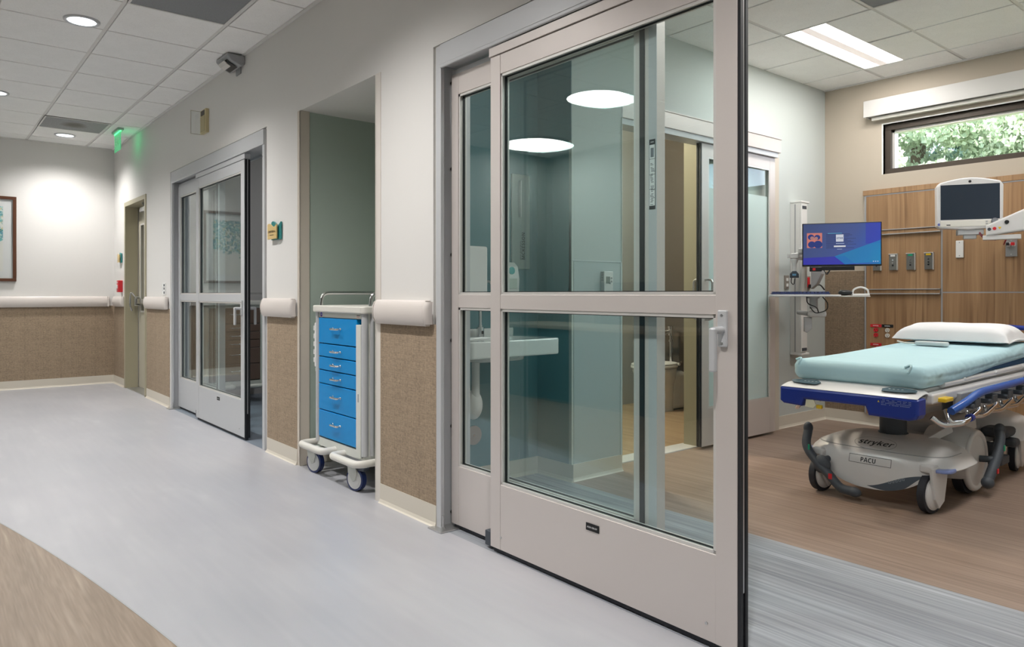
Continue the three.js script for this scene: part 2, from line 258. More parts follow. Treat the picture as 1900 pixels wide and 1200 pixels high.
// bumper rails: convex profile with end caps
const railProfile = []; for (let i = 0; i <= 14; i++) { const t = i / 14, y = 0.125 * t; railProfile.push([0.012 + 0.034 * Math.pow(Math.sin(Math.PI * Math.min(1, 0.06 + 0.88 * t)), 0.5), y]); }
const railG = L => ext([[0, 0], ...railProfile, [0, 0.125]], L, 0.006);
function crashRail(label, x0, x1) {
  const t = thing('bumper_rail', label, 'bumper rail', [0, 0, 0]);
  add(t, 'rail_body', railG(x1 - x0 - 0.06).rotateY(-Math.PI / 2).translate(x1 - 0.03, 0.945, 0.003), M.rail);
  for (const [a, s] of [[x0, 1], [x1, -1]]) add(t, 'end_cap', gridG(12, 10, (u, v) => { const k = railProfile[Math.round(u * 12) + 1], w = Math.sqrt(Math.max(0, 1 - (1 - v) ** 2)); return [a + s * 0.03 * v, 0.945 + k[1], 0.003 + k[0] * (0.25 + 0.75 * w)]; }), M.rail).material.side = THREE.DoubleSide;
}
crashRail('pinkish beige bumper rail between niche and near sliding door', -3.45, -2.905);
crashRail('pinkish beige bumper rail between far sliding door and niche', -5.065, -4.505);
crashRail('pinkish beige bumper rail between olive door frame and far sliding door', -8.44, -7.57);
crashRail('short pinkish beige bumper rail below the red fire alarm', -10.02, -9.5);
{ const t = thing('bumper_rail', 'long pinkish beige bumper rail below the framed watercolour', 'bumper rail'); add(t, 'rail_body', railG(2.35).translate(X0 + 0.003, 0.945, 0.08), M.rail); add(t, 'end_cap', B(X0, X0 + 0.05, 0.945, 1.07, 0.06, 0.08, 0.008), M.rail); }

// ---------------------------------------------------------------- ceilings: lay-in tiles and tees, each tile a part
const PITCH = 0.605;
function tileCeiling(name, label, x0, x1, z0, z1, gx, gz, skip, wideZ) {
  const c = thing(name, label, 'ceiling', [0, 0, 0], 0, null, 'structure');
  add(c, 'deck', B(x0, x1, CEIL + 0.03, TOP, z0, z1), M.ceilPaint);
  const xs = [x0], zs = [z0];
  for (let k = -60; k < 60; k++) { const x = gx + PITCH * k, z = gz + PITCH * k; if (x > x0 + 0.03 && x < x1 - 0.03) xs.push(x); if (z > z0 + 0.03 && z < z1 - 0.03) zs.push(z); }
  xs.push(x1); zs.push(z1); xs.sort((a, b) => a - b); zs.sort((a, b) => a - b);
  const wx = wideZ ? 0.012 : 0.006, wz = wideZ ? 0.006 : 0.012, cache = {};
  for (let i = 0; i < xs.length - 1; i++) for (let j = 0; j < zs.length - 1; j++) {
    const cx = (xs[i] + xs[i + 1]) / 2, cz = (zs[j] + zs[j + 1]) / 2, kind = skip(cx, cz); if (kind === 'none') continue;
    const w = xs[i + 1] - xs[i] - 2 * wx - 0.004, d = zs[j + 1] - zs[j] - 2 * wz - 0.004, key = w.toFixed(3) + d.toFixed(3);
    cache[key] ??= B(-w / 2, w / 2, -0.004, 0.02, -d / 2, d / 2, 0.003);
    const m = add(c, 'ceiling_tile', cache[key], M.tile); m.position.set(cx, CEIL, cz);
  }
  for (const x of xs.slice(1, -1)) add(c, 'tee', B(x - wx, x + wx, CEIL + 0.002, CEIL + 0.028, z0, z1), M.tee);
  for (const z of zs.slice(1, -1)) add(c, 'tee', B(x0, x1, CEIL + 0.0025, CEIL + 0.028, z - wz, z + wz), M.tee);
  const e = 0.024;
  add(c, 'wall_angle', [B(x0, x1, CEIL - 0.012, CEIL + 0.005, z0, z0 + e), B(x0, x1, CEIL - 0.012, CEIL + 0.005, z1 - e, z1), B(x0, x0 + e, CEIL - 0.012, CEIL + 0.005, z0 + e, z1 - e), B(x1 - e, x1, CEIL - 0.012, CEIL + 0.005, z0 + e, z1 - e)], M.tee);
  return c;
}
const inBox = (x, z, a, b, c, d) => x > a && x < b && z > c && z < d;
tileCeiling('ceiling', 'suspended ceiling of white square tiles over the corridor', X0, X1, 0, 4.45, -4.955, 0.305,
  (x, z) => inBox(x, z, -4.955, -4.35, 0.305, 0.91) || inBox(x, z, -9.19, -8.585, 0.305, 0.91) ? 'none' : '', false);
tileCeiling('ceiling', 'suspended ceiling of white square tiles over the patient room', -3.5, 0.7, -4.3, -0.17, -2.105, -2.73,
  (x, z) => inBox(x, z, -2.71, -2.105, -3.94, -2.73) || inBox(x, z, -2.105, -1.5, -2.73, -2.125) || inBox(x, z, -0.9, -0.29, -3.94, -2.73) || inBox(x, z, -0.9, -0.29, -2.125, -0.915) ? 'none' : '', true);
function vent(label, x0, z0, stain) {
  const t = thing('air_vent', label, 'air vent', [x0 + PITCH / 2, CEIL, z0 + PITCH / 2], 0, 'perforated ceiling vents'), h = PITCH / 2 - 0.008;
  const g = new THREE.BoxGeometry(2 * h, 0.012, 2 * h); metricUV(g); if (stain) g.attributes.uv.array.forEach((v, i, a) => a[i] = v + PITCH / 2);
  add(t, 'perforated_face', g, stain ? M.perfStain : M.perf);
  add(t, 'frame', [B(-h, h, -0.009, 0.01, -h, -h + 0.014), B(-h, h, -0.009, 0.01, h - 0.014, h), B(-h, -h + 0.014, -0.009, 0.01, -h + 0.014, h - 0.014), B(h - 0.014, h, -0.009, 0.01, -h + 0.014, h - 0.014)], M.tee);
  add(t, 'plenum_box', B(-h, h, 0.012, 0.028, -h, h), M.grey);
}
vent('dark perforated square vent in the corridor ceiling', -4.955, 0.305, false);
vent('perforated square vent with a sooty patch, next to a small downlight', -9.19, 0.305, true);
vent('perforated square vent in the patient room ceiling', -2.105, -2.73, false);

// ---------------------------------------------------------------- ceiling lights
function downlight(x, z, r, label, cd, group = 'small round corridor downlights') {
  const t = thing('downlight', label, 'ceiling light', [x, CEIL, z], 0, group);
  add(t, 'trim_ring', lathe([[r * 0.8, -0.004], [r * 0.81, -0.014], [r * 0.95, -0.016], [r, -0.012], [r * 1.01, -0.004], [r * 0.99, -0.003]]), M.aluCool);
  add(t, 'lens', new THREE.CylinderGeometry(r * 0.8, r * 0.8, 0.006, 32).translate(0, -0.0075, 0), glow(3.2, 3.4, 3.6));
  const s = new THREE.SpotLight(lin(1, 0.975, 0.95), cd, 0, 1.25, 1.0, 2); s.position.set(0, -0.03, 0); s.target.position.set(0, -2, 0); s.castShadow = true; s.shadow.radius = 3; t.add(s, s.target);
}
downlight(-5.455, 1.065, 0.105, 'bright round downlight near the dark perforated vent', DOWN);
downlight(-7.875, 1.36, 0.105, 'round downlight halfway along the corridor ceiling', DOWN);
downlight(-9.505, 0.605, 0.105, 'round downlight beside the sooty vent by the end wall', DOWN * 0.62);
downlight(-3.035, 1.065, 0.105, 'round downlight outside the near sliding door', DOWN);
downlight(-0.615, 1.065, 0.105, 'round downlight above the camera side of the corridor', DOWN);
function roundLight(x, z, r, label) {
  const t = thing('round_ceiling_light', label, 'ceiling light', [x, CEIL, z], 0, 'large round nurse station lights');
  add(t, 'rim', lathe([[r * 0.96, 0.01], [r * 0.97, -0.03], [r * 1.03, -0.03], [r * 1.04, 0.0]]), M.white);
  add(t, 'diffuser', new THREE.CylinderGeometry(r * 0.97, r * 0.97, 0.02, 48).translate(0, -0.015, 0), glow(ROUND, ROUND * 0.98, ROUND * 0.95));
  const l = new THREE.RectAreaLight(lin(1, 0.985, 0.965), ROUND * 0.3, r * 1.3, r * 1.3); l.position.y = -0.04; l.rotation.x = -Math.PI / 2; t.add(l);
}
roundLight(-4.59, 2.81, 0.29, 'large round ceiling light nearer the camera, over the nurse station');
roundLight(-6.50, 3.72, 0.40, 'large round ceiling light in the far corner of the nurse station');
function troffer(x0, z0, label, w = 0.6, k = 1, open = 0.29) {
  const L = 2 * PITCH, t = thing('troffer_light', label, 'ceiling light', [x0, CEIL, z0], 0, 'long ceiling troffers');
  const a = 0.012, b = a + open, e = L - 0.012;
  add(t, 'housing', [B(a - 0.006, b + 0.006, 0.014, 0.03, 0.006, e + 0.006), B(a - 0.006, a, -0.004, 0.014, 0.006, e + 0.006), B(b, b + 0.006, -0.004, 0.014, 0.006, e + 0.006), B(a, b, -0.004, 0.014, 0.006, 0.012), B(a, b, -0.004, 0.014, e, e + 0.006)], M.white);
  const mid = (a + b) / 2;
  add(t, 'lens', [B(a, mid - 0.032, 0.0, 0.01, 0.012, e), B(mid + 0.032, b, 0.0, 0.01, 0.012, e)], glow(5.5, 5.3, 5.1));
  add(t, 'centre_baffle', B(mid - 0.032, mid + 0.032, -0.004, 0.01, 0.012, e), glow(0.5, 0.43, 0.40));
  for (const s of [-1, 1]) { const lw = open / 2 - 0.034, l = new THREE.RectAreaLight(lin(1, 0.97, 0.935), TROFFER * k * 1.28, lw, L - 0.03); l.position.set(mid + s * (0.033 + lw / 2), -0.006, L / 2); l.rotation.x = -Math.PI / 2; t.add(l); }
  return t;
}
troffer(-2.71, -3.94, 'long bright troffer light in the patient room ceiling');
{ const c = scene.children.find(o => o.name === 'ceiling_001'); const g = B(-0.1475, 0.1475, -0.004, 0.02, -0.29, 0.29, 0.003), ta = B(-0.006, 0.006, 0.002, 0.028, -0.605, 0.605);
  for (const [x0, z0] of [[-2.71, -3.94], [-0.895, -3.94], [-0.895, -2.125]]) { for (const z of [0.3025, 0.9075]) { const m = add(c, 'ceiling_tile', g, M.tile); m.position.set(x0 + 0.452, CEIL, z0 + z); } const q = add(c, 'tee', ta, M.tee); q.position.set(x0 + 0.311, CEIL, z0 + 0.605); } }
troffer(-0.895, -3.94, 'long troffer light over the far side of the bed');
troffer(-0.895, -2.125, 'added unseen long troffer light near the patient room door', 0.6, 1.0);  // added out of view, strength set to brighten the sink alcove
{ const t = thing('bathroom_light', 'round surface light on the bathroom ceiling', 'ceiling light', [-4.3, 2.888, -1.95]); add(t, 'base_ring', C(0.17, 0.03, 0, -0.015, 0), M.white); add(t, 'diffuser', S(0.15, 0, -0.03, 0, 1, 0.35, 1), glow(3, 2.6, 2.1));
  const l = new THREE.PointLight(lin(1, 0.86, 0.68), BATH, 0, 2); l.position.y = -0.12; l.castShadow = true; l.shadow.radius = 4; t.add(l); }
{ const t = thing('far_room_light', 'square panel light in the far room ceiling', 'ceiling light', [-6.3, CEIL, -1.9]); add(t, 'frame', B(-0.31, 0.31, -0.01, 0, -0.31, 0.31), M.white); add(t, 'lens', B(-0.29, 0.29, -0.014, -0.01, -0.29, 0.29), glow(3, 3, 3)); const l = new THREE.RectAreaLight(lin(0.95, 0.97, 1), 13, 0.58, 0.58); l.position.y = -0.03; l.rotation.x = -Math.PI / 2; t.add(l); }

// ---------------------------------------------------------------- sliding glass doors of the rooms
const zL0 = -0.045, zL1 = 0.0, zS0 = -0.098, zS1 = -0.052;   // leaf in front, sidelite behind it
function slidingDoor(name, label, ox, metal, open) {           // ox: left edge of the drywall opening; width 2.486
  const d = thing(name, label, 'sliding door', [ox, 0, 0], 0, null, 'structure'), w = 2.486;
  add(d, 'reveal', [B(0, 0.028, 0, 2.272, -0.13, -0.012), B(w - 0.028, w, 0, 2.272, -0.13, -0.012), B(0.028, w - 0.028, 2.262, 2.272, -0.13, -0.012)], M.hallWall);
  const jamb = (x, s) => add(d, 'jamb', [B(x, x + s * 0.042, 0, 2.262, -0.015, 0.004, 0.002), B(x, x + s * 0.012, 0, 2.262, -0.17, -0.015), B(x, x + s * 0.035, 0, 2.15, -0.17, -0.105)], M.aluCool);
  const jl = jamb(0.028, 1); jamb(w - 0.028, -1);
  for (let k = 0; k < 6; k++) add(jl, 'bolt_cap', C(0.0105, 0.008, 0.042, 0.06 + 0.409 * k, -0.081, 'x'), M.black);
  add(d, 'header', [B(0.07, w - 0.03, 2.168, 2.262, -0.165, 0.012, 0.002), B(0.07, w - 0.03, 2.153, 2.170, 0.0, 0.012, 0.004), B(0.07, w - 0.03, 2.153, 2.168, -0.165, -0.15)], M.aluCool);
  // sidelite: narrow fixed panel
  const sx0 = 0.075, sx1 = 1.305;
  const panel = (nm, x0, x1, z0, z1, sl, sr, topY, gtop) => {
    const p = add(d, nm, [B(x0, x0 + sl, 0.022, topY, z0, z1, 0.0015), B(x1 - sr, x1, 0.022, topY, z0, z1, 0.0015), B(x0 + sl, x1 - sr, gtop, topY, z0 + 0.001, z1 - 0.001, 0.0015), B(x0 + sl, x1 - sr, 1.036, 1.096, z0 + 0.001, z1 - 0.001, 0.0015), B(x0 + sl, x1 - sr, 0.022, 0.296, z0 + 0.001, z1 - 0.001, 0.0015)], metal);
    const zc = (z0 + z1) / 2;
    for (const [y0, y1] of [[1.096, gtop], [0.296, 1.036]]) {
      add(p, 'glass_pane', B(x0 + sl, x1 - sr, y0, y1, zc - 0.0005, zc + 0.0005), M.glass);
      const bw = 0.011, gl = x0 + sl, gr = x1 - sr;
      add(p, 'glazing_bead', [z0 + 0.004, z1 - 0.012].flatMap(z => [B(gl, gl + bw, y0, y1, z, z + 0.008), B(gr - bw, gr, y0, y1, z, z + 0.008), B(gl, gr, y0, y0 + bw, z, z + 0.008), B(gl, gr, y1 - bw, y1, z, z + 0.008)]), M.aluPale);
      add(p, 'glass_gasket', [zc - 0.004, zc + 0.001].flatMap(z => [B(gl + bw, gl + bw + 0.004, y0 + bw, y1 - bw, z, z + 0.003), B(gl + bw, gr - bw, y0 + bw, y0 + bw + 0.003, z, z + 0.003), B(gl + bw, gr - bw, y1 - bw - 0.003, y1 - bw, z, z + 0.003)]), M.black);
    }
    add(p, 'bottom_sweep', B(x0 + 0.01, x1 - 0.01, 0.004, 0.022, zc - 0.012, zc + 0.012), M.rubber);
    return p;
  };
  const sd = panel('sidelite', sx0, sx1, zS0, zS1, 0.055, 0.094, 2.128, 2.03);
  add(sd, 'weatherstrip', B(sx1 - 0.074, sx1 - 0.052, 0.03, 2.125, zS1 - 0.002, zS1 + 0.002), M.black);
  add(sd, 'silver_edge', B(sx1 - 0.034, sx1 + 0.001, 0.025, 2.127, zS1 - 0.001, zS1 + 0.0008), M.aluCool);
  const carrierTop = add(d, 'carrier_beam', B(sx0, sx1, 2.128, 2.15, zS0 + 0.006, zS1 - 0.004), M.aluCool);
  // sliding leaf
  const lx0 = open, lx1 = open + 1.21, lf = panel('sliding_leaf', lx0, lx1, zL0, zL1, 0.066, 0.076, 2.108, 2.026);
  add(lf, 'carrier', B(lx0 - 0.008, lx1 + 0.014, 2.112, 2.150, zL0 + 0.002, zL1 + 0.003, 0.002), metal);
  add(lf, 'edge_weatherstrip', [B(lx1, lx1 + 0.010, 0.02, 2.108, zL0 + 0.003, zL0 + 0.016), B(lx1, lx1 + 0.010, 0.02, 2.108, zL1 - 0.016, zL1 - 0.003), B(lx1, lx1 + 0.005, 0.02, 2.108, zL0 + 0.016, zL1 - 0.016)], M.dark);
  add(lf, 'edge_channel', B(lx1 + 0.0, lx1 + 0.008, 0.2, 2.108, zL0 + 0.019, zL1 - 0.019), M.steel);
  add(lf, 'maker_plate', B(lx0 + 0.575, lx0 + 0.64, 0.236, 0.263, zL1, zL1 + 0.0015), M.black);
  const pl = add(lf, 'maker_lettering', new THREE.PlaneGeometry(0.06, 0.022).translate(lx0 + 0.6075, 0.2495, zL1 + 0.0018), decal(256, 96, (x, w, h) => { x.fillStyle = '#0a0b0d'; x.fillRect(0, 0, w, h); x.fillStyle = '#e8e8e8'; x.font = 'bold 38px sans-serif'; x.textAlign = 'center'; x.fillText('ASSA ABLOY', w / 2, h / 2 + 13); }));
  for (const sx of [lx0 + 0.07, lx1 - 0.11]) add(lf, 'screw', C(0.005, 0.003, sx, 0.075, zL1, 'z'), M.steel);
  // lever handles on both faces
  for (const s of [1, -1]) {
    const z = s > 0 ? zL1 : zL0, hx = lx1 - 0.047;
    const h = add(lf, 'handle', [B(hx - 0.017, hx + 0.017, 0.938, 1.05, Math.min(z, z + s * 0.010), Math.max(z, z + s * 0.010), 0.004), C(0.011, 0.05, hx, 0.99, z + s * 0.03, 'z'), B(hx - 0.012, hx + 0.012, 0.865, 0.998, Math.min(z + s * 0.046, z + s * 0.062), Math.max(z + s * 0.046, z + s * 0.062), 0.006)], M.aluCool);
    add(h, 'plate_screw', [C(0.004, 0.003, hx, 1.035, z + s * 0.0105, 'z'), C(0.004, 0.003, hx, 0.95, z + s * 0.0105, 'z')], M.steel);
  }
  add(d, 'rubber_stop', B(lx0 - 0.055, lx0 - 0.01, 0.012, 0.075, -0.05, -0.012, 0.003), M.charcoal);
  add(d, 'floor_bracket', [B(0.02, 0.13, 0, 0.006, -0.07, 0.045, 0.002), C(0.006, 0.06, 0.085, 0.035, 0.0), C(0.011, 0.01, 0.085, 0.01, 0.0)], M.steel);
  return d;
}
const door1 = slidingDoor('door_1', 'large open sliding glass door of the patient room in a warm silver frame', -2.916, M.alu, 0.445);
slidingDoor('door_2', 'far sliding glass door standing open, grey metal frame', -7.53, M.aluCool, 0.83);
// printed emergency strip on the sidelite stile of the near door
add(door1.children.find(o => o.name === 'sidelite'), 'instruction_label', new THREE.PlaneGeometry(0.026, 0.24).translate(1.31 - 0.022, 1.51, zS1 + 0.0012), decal(96, 900, (x, w, h) => {
  x.fillStyle = '#e8e8e8'; x.fillRect(0, 0, w, h); x.fillStyle = '#23262a'; x.fillRect(0, 0, w, 70); x.fillRect(0, h - 46, w, 46); for (const y of [250, 450, 640]) x.fillRect(0, y, w, 5);
  x.strokeStyle = '#23262a'; x.lineWidth = 5; x.strokeRect(2, 2, w - 4, h - 4); x.fillStyle = '#8d9299'; x.fillRect(20, 110, 56, 120); x.fillStyle = '#3a3e44'; x.fillRect(40, 110, 10, 120);
  for (let y = 275; y < 840; y += 17) if (hash(y, 1, 2) > 0.25) x.fillRect(14 + 20 * hash(y, 2, 2), y, 30 + 30 * hash(y, 3, 2), 7);
  x.fillStyle = '#fff'; x.font = 'bold 20px sans-serif'; x.textAlign = 'center'; x.fillText('PUSH', w / 2, 42); }));

// ---------------------------------------------------------------- olive metal door at the corridor end
{
  const d = thing('door_3', 'olive metal framed door with a narrow glass lite near the corridor corner', 'door', [0, 0, 0], 0, null, 'structure');
  const a = -9.49, b = -8.47;
  add(d, 'frame', [B(a, a + 0.05, 0, 2.165, -0.30, 0.012, 0.002), B(b - 0.05, b, 0, 2.165, -0.30, 0.012, 0.002), B(a + 0.05, b - 0.05, 2.115, 2.165, -0.30, 0.012, 0.002), B(a + 0.05, a + 0.07, 0, 2.115, -0.30, -0.18), B(a + 0.05, b - 0.05, 2.095, 2.115, -0.30, -0.18)], M.olive);
  const lf = add(d, 'door_leaf', [B(a + 0.079, a + 0.20, 0.012, 2.09, -0.175, -0.13), B(a + 0.36, b - 0.06, 0.012, 2.09, -0.175, -0.13), B(a + 0.20, a + 0.36, 0.012, 0.9, -0.175, -0.13), B(a + 0.20, a + 0.36, 1.9, 2.09, -0.175, -0.13)], M.oliveDoor);
  add(lf, 'glass_lite', B(a + 0.20, a + 0.36, 0.9, 1.9, -0.154, -0.152), M.glass);
  add(lf, 'lite_frame', [B(a + 0.185, a + 0.205, 0.885, 1.915, -0.128, -0.122), B(a + 0.355, a + 0.375, 0.885, 1.915, -0.128, -0.122), B(a + 0.205, a + 0.355, 0.885, 0.905, -0.128, -0.122), B(a + 0.205, a + 0.355, 1.895, 1.915, -0.128, -0.122)], M.aluPale);
  add(lf, 'edge_guard', B(a + 0.053, a + 0.075, 0.012, 2.09, -0.18, -0.125), M.steel);
  add(lf, 'exit_device', [B(a + 0.10, b - 0.15, 0.985, 1.045, -0.125, -0.08, 0.006), B(a + 0.095, a + 0.17, 0.96, 1.07, -0.125, -0.065, 0.008), T([[a + 0.13, 1.07, -0.075], [a + 0.13, 1.11, -0.035], [a + 0.13, 0.98, -0.025], [a + 0.13, 0.90, -0.045]], 0.009)], M.chrome);
  add(d, 'closer', [B(a + 0.35, a + 0.62, 2.03, 2.085, -0.125, -0.075, 0.006), rod([a + 0.5, 2.09, -0.095], [a + 0.7, 2.10, -0.03], 0.008)], M.steel);
}

// ---------------------------------------------------------------- bathroom sliding door
{
  const d = thing('door_4', 'frosted glass sliding door of the bathroom under a long header', 'sliding door', [0, 0, 0], 0, null, 'structure');
  const hd = add(d, 'header', [B(-3.22, -3.09, 2.205, 2.318, -3.365, -1.52, 0.004), B(-3.22, -3.085, 2.31, 2.316, -3.368, -1.518)], M.alu);
  add(hd, 'track', B(-3.22, -3.10, 2.168, 2.205, -3.34, -1.53), M.aluCool);
  add(hd, 'header_end', B(-3.22, -3.085, 2.20, 2.318, -1.52, -1.505, 0.003), M.grey);
  const x0 = -3.165, x1 = -3.125, z0 = -3.335, z1 = -2.385;
  const lf = add(d, 'sliding_leaf', [B(x0, x1, 0.02, 2.165, z0, z0 + 0.075, 0.002), B(x0, x1, 0.02, 2.165, z1 - 0.075, z1, 0.002), B(x0 + 0.001, x1 - 0.001, 2.075, 2.165, z0 + 0.075, z1 - 0.075), B(x0 + 0.001, x1 - 0.001, 0.02, 0.285, z0 + 0.075, z1 - 0.075)], M.alu);
  add(lf, 'frosted_pane', B(-3.1455, -3.1445, 0.285, 1.86, z0 + 0.075, z1 - 0.075), M.frost);
  add(lf, 'clear_pane', B(-3.1455, -3.1445, 1.86, 2.075, z0 + 0.075, z1 - 0.075), M.glass);
  add(lf, 'glazing_bead', [B(x1 - 0.008, x1 - 0.002, 0.285, 0.297, z0 + 0.075, z1 - 0.075), B(x1 - 0.008, x1 - 0.002, 2.063, 2.075, z0 + 0.075, z1 - 0.075), B(x1 - 0.008, x1 - 0.002, 0.297, 2.063, z0 + 0.075, z0 + 0.087), B(x1 - 0.008, x1 - 0.002, 0.297, 2.063, z1 - 0.087, z1 - 0.075)], M.aluPale);
  add(lf, 'edge_seal', [B(x0 + 0.002, x0 + 0.014, 0.02, 2.165, z1, z1 + 0.012), B(x1 - 0.014, x1 - 0.002, 0.02, 2.165, z1, z1 + 0.012)], M.dark);
  for (const s of [1, -1]) { const x = s > 0 ? x1 : x0; add(lf, 'pull_handle', P([[x, 1.20, z1 - 0.04], [x + s * 0.06, 1.20, z1 - 0.04], [x + s * 0.06, 0.92, z1 - 0.04], [x, 0.92, z1 - 0.04]], 0.009, 0.03), M.steel); }
  add(d, 'wall_jamb', B(-3.22, -3.19, 0, 2.24, -3.50, -3.42), M.guard);
}

// ---------------------------------------------------------------- strip window, blind, trees outside
{
  const w = thing('window_1', 'high strip window with a dark bronze frame above the wood panelling', 'window', [0, 0, 0], 0, null, 'structure');
  const x0 = -2.72, x1 = 0.3, y0 = 2.09, y1 = 2.5, a = -4.44, b = -4.335, t = 0.045;
  add(w, 'frame', [B(x0, x1, y0, y0 + t, a, b, 0.002), B(x0, x1, y1 - t, y1, a, b, 0.002), B(x0, x0 + t, y0 + t, y1 - t, a, b, 0.002), B(x1 - t, x1, y0 + t, y1 - t, a, b, 0.002)], M.bronze);
  add(w, 'inner_stop', [B(x0 + t, x0 + t + 0.02, y0 + t, y1 - t, a + 0.01, b - 0.03), B(x0 + t, x1 - t, y1 - t - 0.02, y1 - t, a + 0.01, b - 0.03)], M.aluPale);
  add(w, 'glass_pane', B(x0 + t, x1 - t, y0 + t, y1 - t, -4.40, -4.398), M.clear);
  add(w, 'return', [B(x0 - 0.012, x0, y0, y1, -4.335, -4.298), B(x0 - 0.012, x1, y1, y1 + 0.01, -4.335, -4.298)], M.white);
  const v = thing('roller_blind', 'white blind cassette above the strip window', 'window blind', [0, 0, 0]);
  add(v, 'fascia', B(-2.84, 0.4, 2.565, 2.70, -4.215, -4.205, 0.002), M.fascia); add(v, 'cassette', [B(-2.84, 0.4, 2.69, 2.70, -4.3, -4.215), B(-2.84, -2.83, 2.565, 2.69, -4.3, -4.215)], M.white);
  add(v, 'roller', C(0.03, 3.2, -1.22, 2.60, -4.255, 'x'), M.linen); add(v, 'hem_bar', B(-2.79, 0.38, 2.535, 2.565, -4.275, -4.24, 0.004), M.offwhite);
}
solo('lawn', 'green lawn outside the strip window', 'ground', slab([[-30, -4.7], [25, -4.7], [25, -40], [-30, -40]], -0.05, 0.1), mat([0.30, 0.34, 0.18], 0.95), null, 'structure');
const leafG = new THREE.PlaneGeometry(0.05, 0.04); 
function tree(x, z, h, r, label, c1, c2) {
  const t = thing('garden_tree', label, 'tree', [x, 0, z], 0, 'trees outside the strip window');
  add(t, 'trunk', T([[0, -0.1, 0], [0.1, h * 0.3, 0.05], [-0.05, h * 0.6, 0], [0, h * 0.85, 0]], 0.11, { rad: 8 }), mat([0.16, 0.11, 0.07], 0.9));
  const n = 32000, f = new THREE.InstancedMesh(leafG, mat(0xffffff, 0.8, { transmission: 0.3, thickness: 0, side: THREE.DoubleSide }), n); f.name = 'foliage'; f.userData.kind = 'stuff';
  const puffs = []; for (let k = 0; k < 44; k++) { const a = rnd() * 6.283, e = Math.sqrt(rnd()), y = h * (0.42 + 0.55 * rnd()), w = r * Math.sqrt(Math.max(0.15, 1 - ((y / h - 0.62) / 0.45) ** 2)); puffs.push([Math.cos(a) * w * e, y, Math.sin(a) * w * e, 0.28 + 0.35 * rnd(), rnd()]); }
  const m = new THREE.Matrix4(), q = new THREE.Quaternion(), e = new THREE.Euler(), col = new THREE.Color();
  for (let i = 0; i < n; i++) {
    const p = puffs[i % puffs.length], a = rnd() * 6.283, cz = 2 * rnd() - 1, s = Math.sqrt(1 - cz * cz), rr = p[3] * (0.75 + 0.3 * rnd());
    q.setFromEuler(e.set(rnd() * 6.283, rnd() * 6.283, rnd() * 6.283)); const k = 0.7 + 0.8 * rnd();
    f.setMatrixAt(i, m.compose(V(p[0] + rr * s * Math.cos(a), p[1] + rr * cz * 0.8, p[2] + rr * s * Math.sin(a)), q, V(k, k, k)));
    const w = Math.min(1, 0.7 * p[4] + 0.3 * rnd()); f.setColorAt(i, col.setRGB(c1[0] + (c2[0] - c1[0]) * w, c1[1] + (c2[1] - c1[1]) * w, c1[2] + (c2[2] - c1[2]) * w));
  }
  f.castShadow = f.receiveShadow = true; t.add(f);
}
tree(-6.9, -9.6, 4.3, 1.5, 'pale yellow green tree behind the left end of the window', [0.44, 0.54, 0.34], [0.84, 0.87, 0.68]);
tree(-4.9, -10.6, 4.6, 1.6, 'light green rounded tree seen in the middle of the window', [0.40, 0.52, 0.36], [0.82, 0.87, 0.70]);
tree(-3.6, -12.4, 5.4, 2.0, 'blue green tree further behind the window', [0.15, 0.28, 0.26], [0.36, 0.50, 0.44]);
tree(-6.0, -13.4, 5.6, 2.2, 'dark green tree at the back of the garden', [0.14, 0.27, 0.24], [0.34, 0.48, 0.40]);
tree(-2.6, -9.8, 3.9, 1.3, 'small pale tree low in the window', [0.46, 0.57, 0.40], [0.86, 0.89, 0.74]);
tree(-8.6, -12.8, 5.4, 2.0, 'green tree behind the pale yellow green one', [0.24, 0.37, 0.24], [0.50, 0.62, 0.42]);

